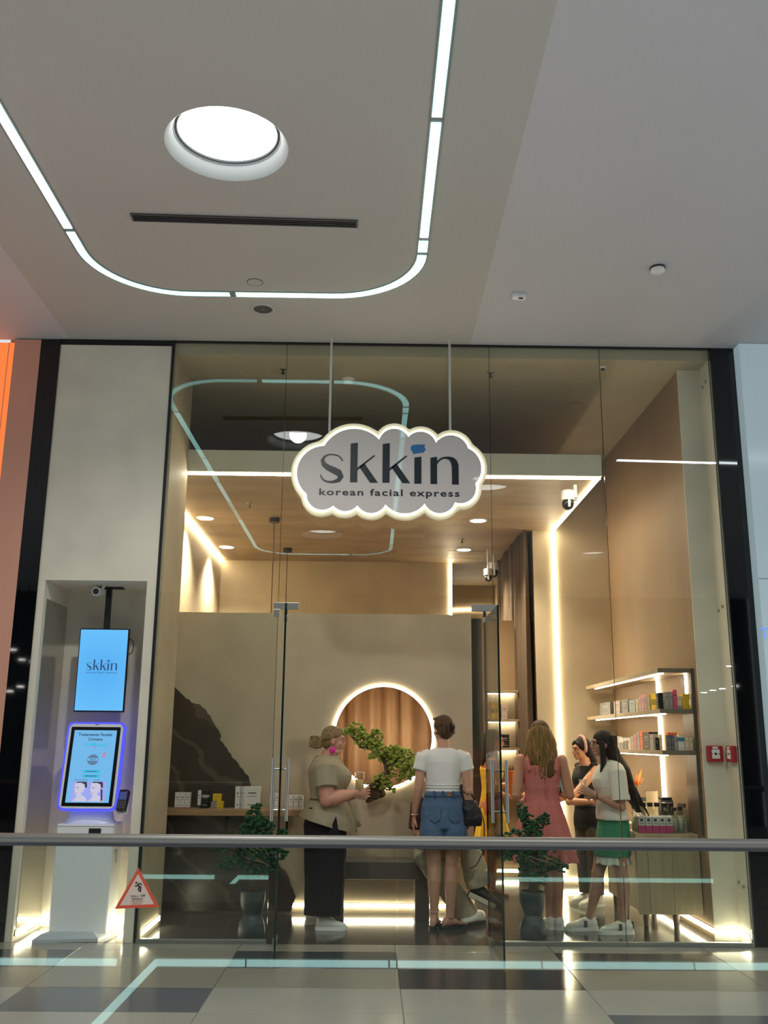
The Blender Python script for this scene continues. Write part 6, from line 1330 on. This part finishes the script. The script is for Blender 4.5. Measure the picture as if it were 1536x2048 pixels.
b.loft([(V((0, -0.05, 0.12)), V((0.086, 0, 0)), V((0, 0.075, 0))), (V((0, -0.085, 0.0)), V((0.092, 0, 0)), V((0, 0.085, 0))), (V((0, -0.160, -0.11)), V((0.104, 0, 0)), V((0, 0.078, 0))), (V((0, -0.210, -0.26)), V((0.10, 0, 0)), V((0, 0.062, 0))), (V((0, -0.255, -0.40)), V((0.076, 0, 0)), V((0, 0.046, 0))), (V((0, -0.29, -0.50)), V((0.035, 0, 0)), V((0, 0.018, 0)))], 22)
b.tube([(-0.078, 0.03, 0.13), (-0.085, 0.025, 0.05), (-0.09, 0.03, -0.06), (-0.10, 0.06, -0.14)], [0.022, 0.028, 0.026, 0.012], 10)
b.xf(M6); obj_me('hair', remesh(b, 0.0055, 3), HB6, r6)
def lk6(u, r):
    a = -1.2 + 2.4 * u; ln = r.uniform(0.58, 0.74); pts = []; ph = r.uniform(0, 6)
    for i in range(11):
        f = i / 10; z = 0.18 - f * ln; yb = -0.10 * math.cos(a) - 0.020 - max(0, 0.05 - z) * 0.44 - 0.012
        pts.append(M6 @ V((0.086 * math.sin(a) * (1 - 0.35 * f) + 0.006 * math.sin(ph + 9 * f), yb, z)))
    return pts
obj('hair_locks', locks(24, lk6, 0.013, 5), HB6, r6, True)['kind'] = 'stuff'
STR = mat('shoe_stripe', '#4b443d', 0.6); pA, pB = L6(2.130, 8.44, 0), L6(1.885, 8.58, 0)
sneaker(r6, pA.x, pA.y + 0.01, 0.0, WS, WSO, s=1.10, accent=STR); sneaker(r6, pB.x, pB.y + 0.02, 0.06, WS, WSO, s=1.10, accent=STR)
bb = B(); c = L6(1.955, 8.43, 1.075); bb.tube([(c.x + 0.03 * math.cos(a), c.y, c.z + 0.03 * math.sin(a)) for a in [2 * PI * i / 16 for i in range(17)]], 0.005, 6); obj('bracelet', bb, BLACK, r6, True)
g = thing('drinking_glass', 'clear glass held by the person in the white shirt', 'glass', (1.802, 8.32, 1.095))
obj('glass_wall', B().lathe([(0.0005, 0), (0.027, 0.0), (0.034, 0.105), (0.032, 0.105), (0.025, 0.008), (0.0005, 0.008)], n=28), CLEAR, g, True); obj('rim', B().lathe([(0.0320, 0.103), (0.0345, 0.103), (0.0345, 0.107), (0.0320, 0.107)], n=28), WHITE, g, True)

# ---- 7: woman in the yellow dress in the passage
r7 = thing('person', 'person in yellow strappy midi dress with dark hair, behind the right glass door', 'person', (1.25, 10.2, 0), math.radians(-80), 'people in the shop', 0.955)
M7 = headM((0, 0.045, 1.475), -0.05, -0.05)
b = B(); torso(b, 0.78, 1.43, 1.0, 1.0); head(b, M7); b.tube([(0, -0.01, 1.38), (0, 0.025, 1.49)], [0.054, 0.048], 14)
arm(b, (0.17, -0.02, 1.36), (0.205, -0.06, 1.06), (0.165, 0.16, 1.01)); hand(b, (0.162, 0.17, 1.01), (-0.1, 1, 0.05), (-1, 0, 0), 1, 0.7); arm(b, (-0.17, 0, 1.36), (-0.20, 0.02, 1.08), (-0.13, 0.22, 1.12)); hand(b, (-0.125, 0.23, 1.12), (0.2, 1, 0.1), (1, 0, 0), -1, 0.7)
for s_ in (-1, 1): leg(b, (s_ * 0.085, 0, 0.80), (s_ * 0.075, 0.01, 0.475), (s_ * 0.07, -0.02, 0.085), 0.98); foot(b, (s_ * 0.07, -0.01, 0), 0, 0.012)
obj_me('body', remesh(b, 0.0055, 3), skin('#b57548'), r7); face_parts(r7, M7, '#20150f', '#a0524a')
b = B(); torso(b, 1.02, 1.30, 1.03, 1.03, 0.009)
for s_ in (-1, 1): b.tube([(s_ * 0.10, -0.085, 1.27), (s_ * 0.105, -0.06, 1.37), (s_ * 0.105, -0.005, 1.425), (s_ * 0.10, 0.07, 1.36), (s_ * 0.09, 0.13, 1.27)], 0.009, 8)
b2 = B(); rows = []
for j in range(14):
    f = j / 13; z = 1.05 - f * 0.56; row = []
    for i in range(100):
        a = 2 * PI * i / 100; fo = 0.02 * f * (math.sin(9 * a + math.sin(2 * a)) + 0.5 * math.sin(17 * a)); row.append(b2.bm.verts.new(((0.132 + 0.06 * f + fo) * math.cos(a), 0.012 * f + (0.098 + 0.095 * f + fo) * math.sin(a), z)))
    rows.append(row)
for A_, B_ in zip(rows, rows[1:]):
    for i in range(100): b2.bm.faces.new((A_[i], A_[(i + 1) % 100], B_[(i + 1) % 100], B_[i]))
b2.bm.faces.new(rows[0]); b2.bm.faces.new(rows[-1][::-1]); b.join(b2); b2.bm.free()
cloth('dress', b, 0.007, mat('yellow_dress', '#d6b62c', 0.7, bump=0.2, bscale=20), r7, 0.003, 9)
b = B(); b.ell((0, -0.022, 0.142), (0.085, 0.100, 0.094), 24); b.loft([(V((0, -0.05, 0.14)), V((0.088, 0, 0)), V((0, 0.07, 0))), (V((0, -0.07, 0.0)), V((0.094, 0, 0)), V((0, 0.06, 0))), (V((0, -0.095, -0.10)), V((0.09, 0, 0)), V((0, 0.05, 0))), (V((0, -0.105, -0.165)), V((0.07, 0, 0)), V((0, 0.032, 0)))], 22)
b.xf(M7); obj_me('hair', remesh(b, 0.0055, 3), hairmat('near_black_hair', '#17100d', 0.2), r7)
for s_ in (-1, 1): q = B(); q.prism([(0.025, -0.08), (0.038, 0.0), (0.045, 0.09), (0.02, 0.16), (-0.02, 0.16), (-0.045, 0.09), (-0.038, 0.0), (-0.025, -0.08)], (s_ * 0.07, -0.01, 0), (1, 0, 0), (0, 1, 0), (0, 0, 0.012)); obj('sandal', q, mat('sandal_tan', '#6a4a30', 0.6), r7)
p = thing('paper_bag', 'orange paper bag held by the person in the yellow dress', 'bag', (1.455, 10.10, 0.99))
obj('bag_body', B().loft([((0, 0, 0), (0.048, 0, 0), (0, 0.06, 0)), ((0, 0, 0.23), (0.055, 0, 0), (0, 0.05, 0))], 4), mat('orange_paper', '#c56a22', 0.7), p); hb = B()
for s_ in (-1, 1): hb.tube([(-0.02, s_ * 0.03, 0.22), (-0.015, s_ * 0.03, 0.27), (0.015, s_ * 0.03, 0.27), (0.02, s_ * 0.03, 0.22)], 0.003, 6)
obj('handle', hb, mat('cord_brown', '#5a3a20', 0.7), p)
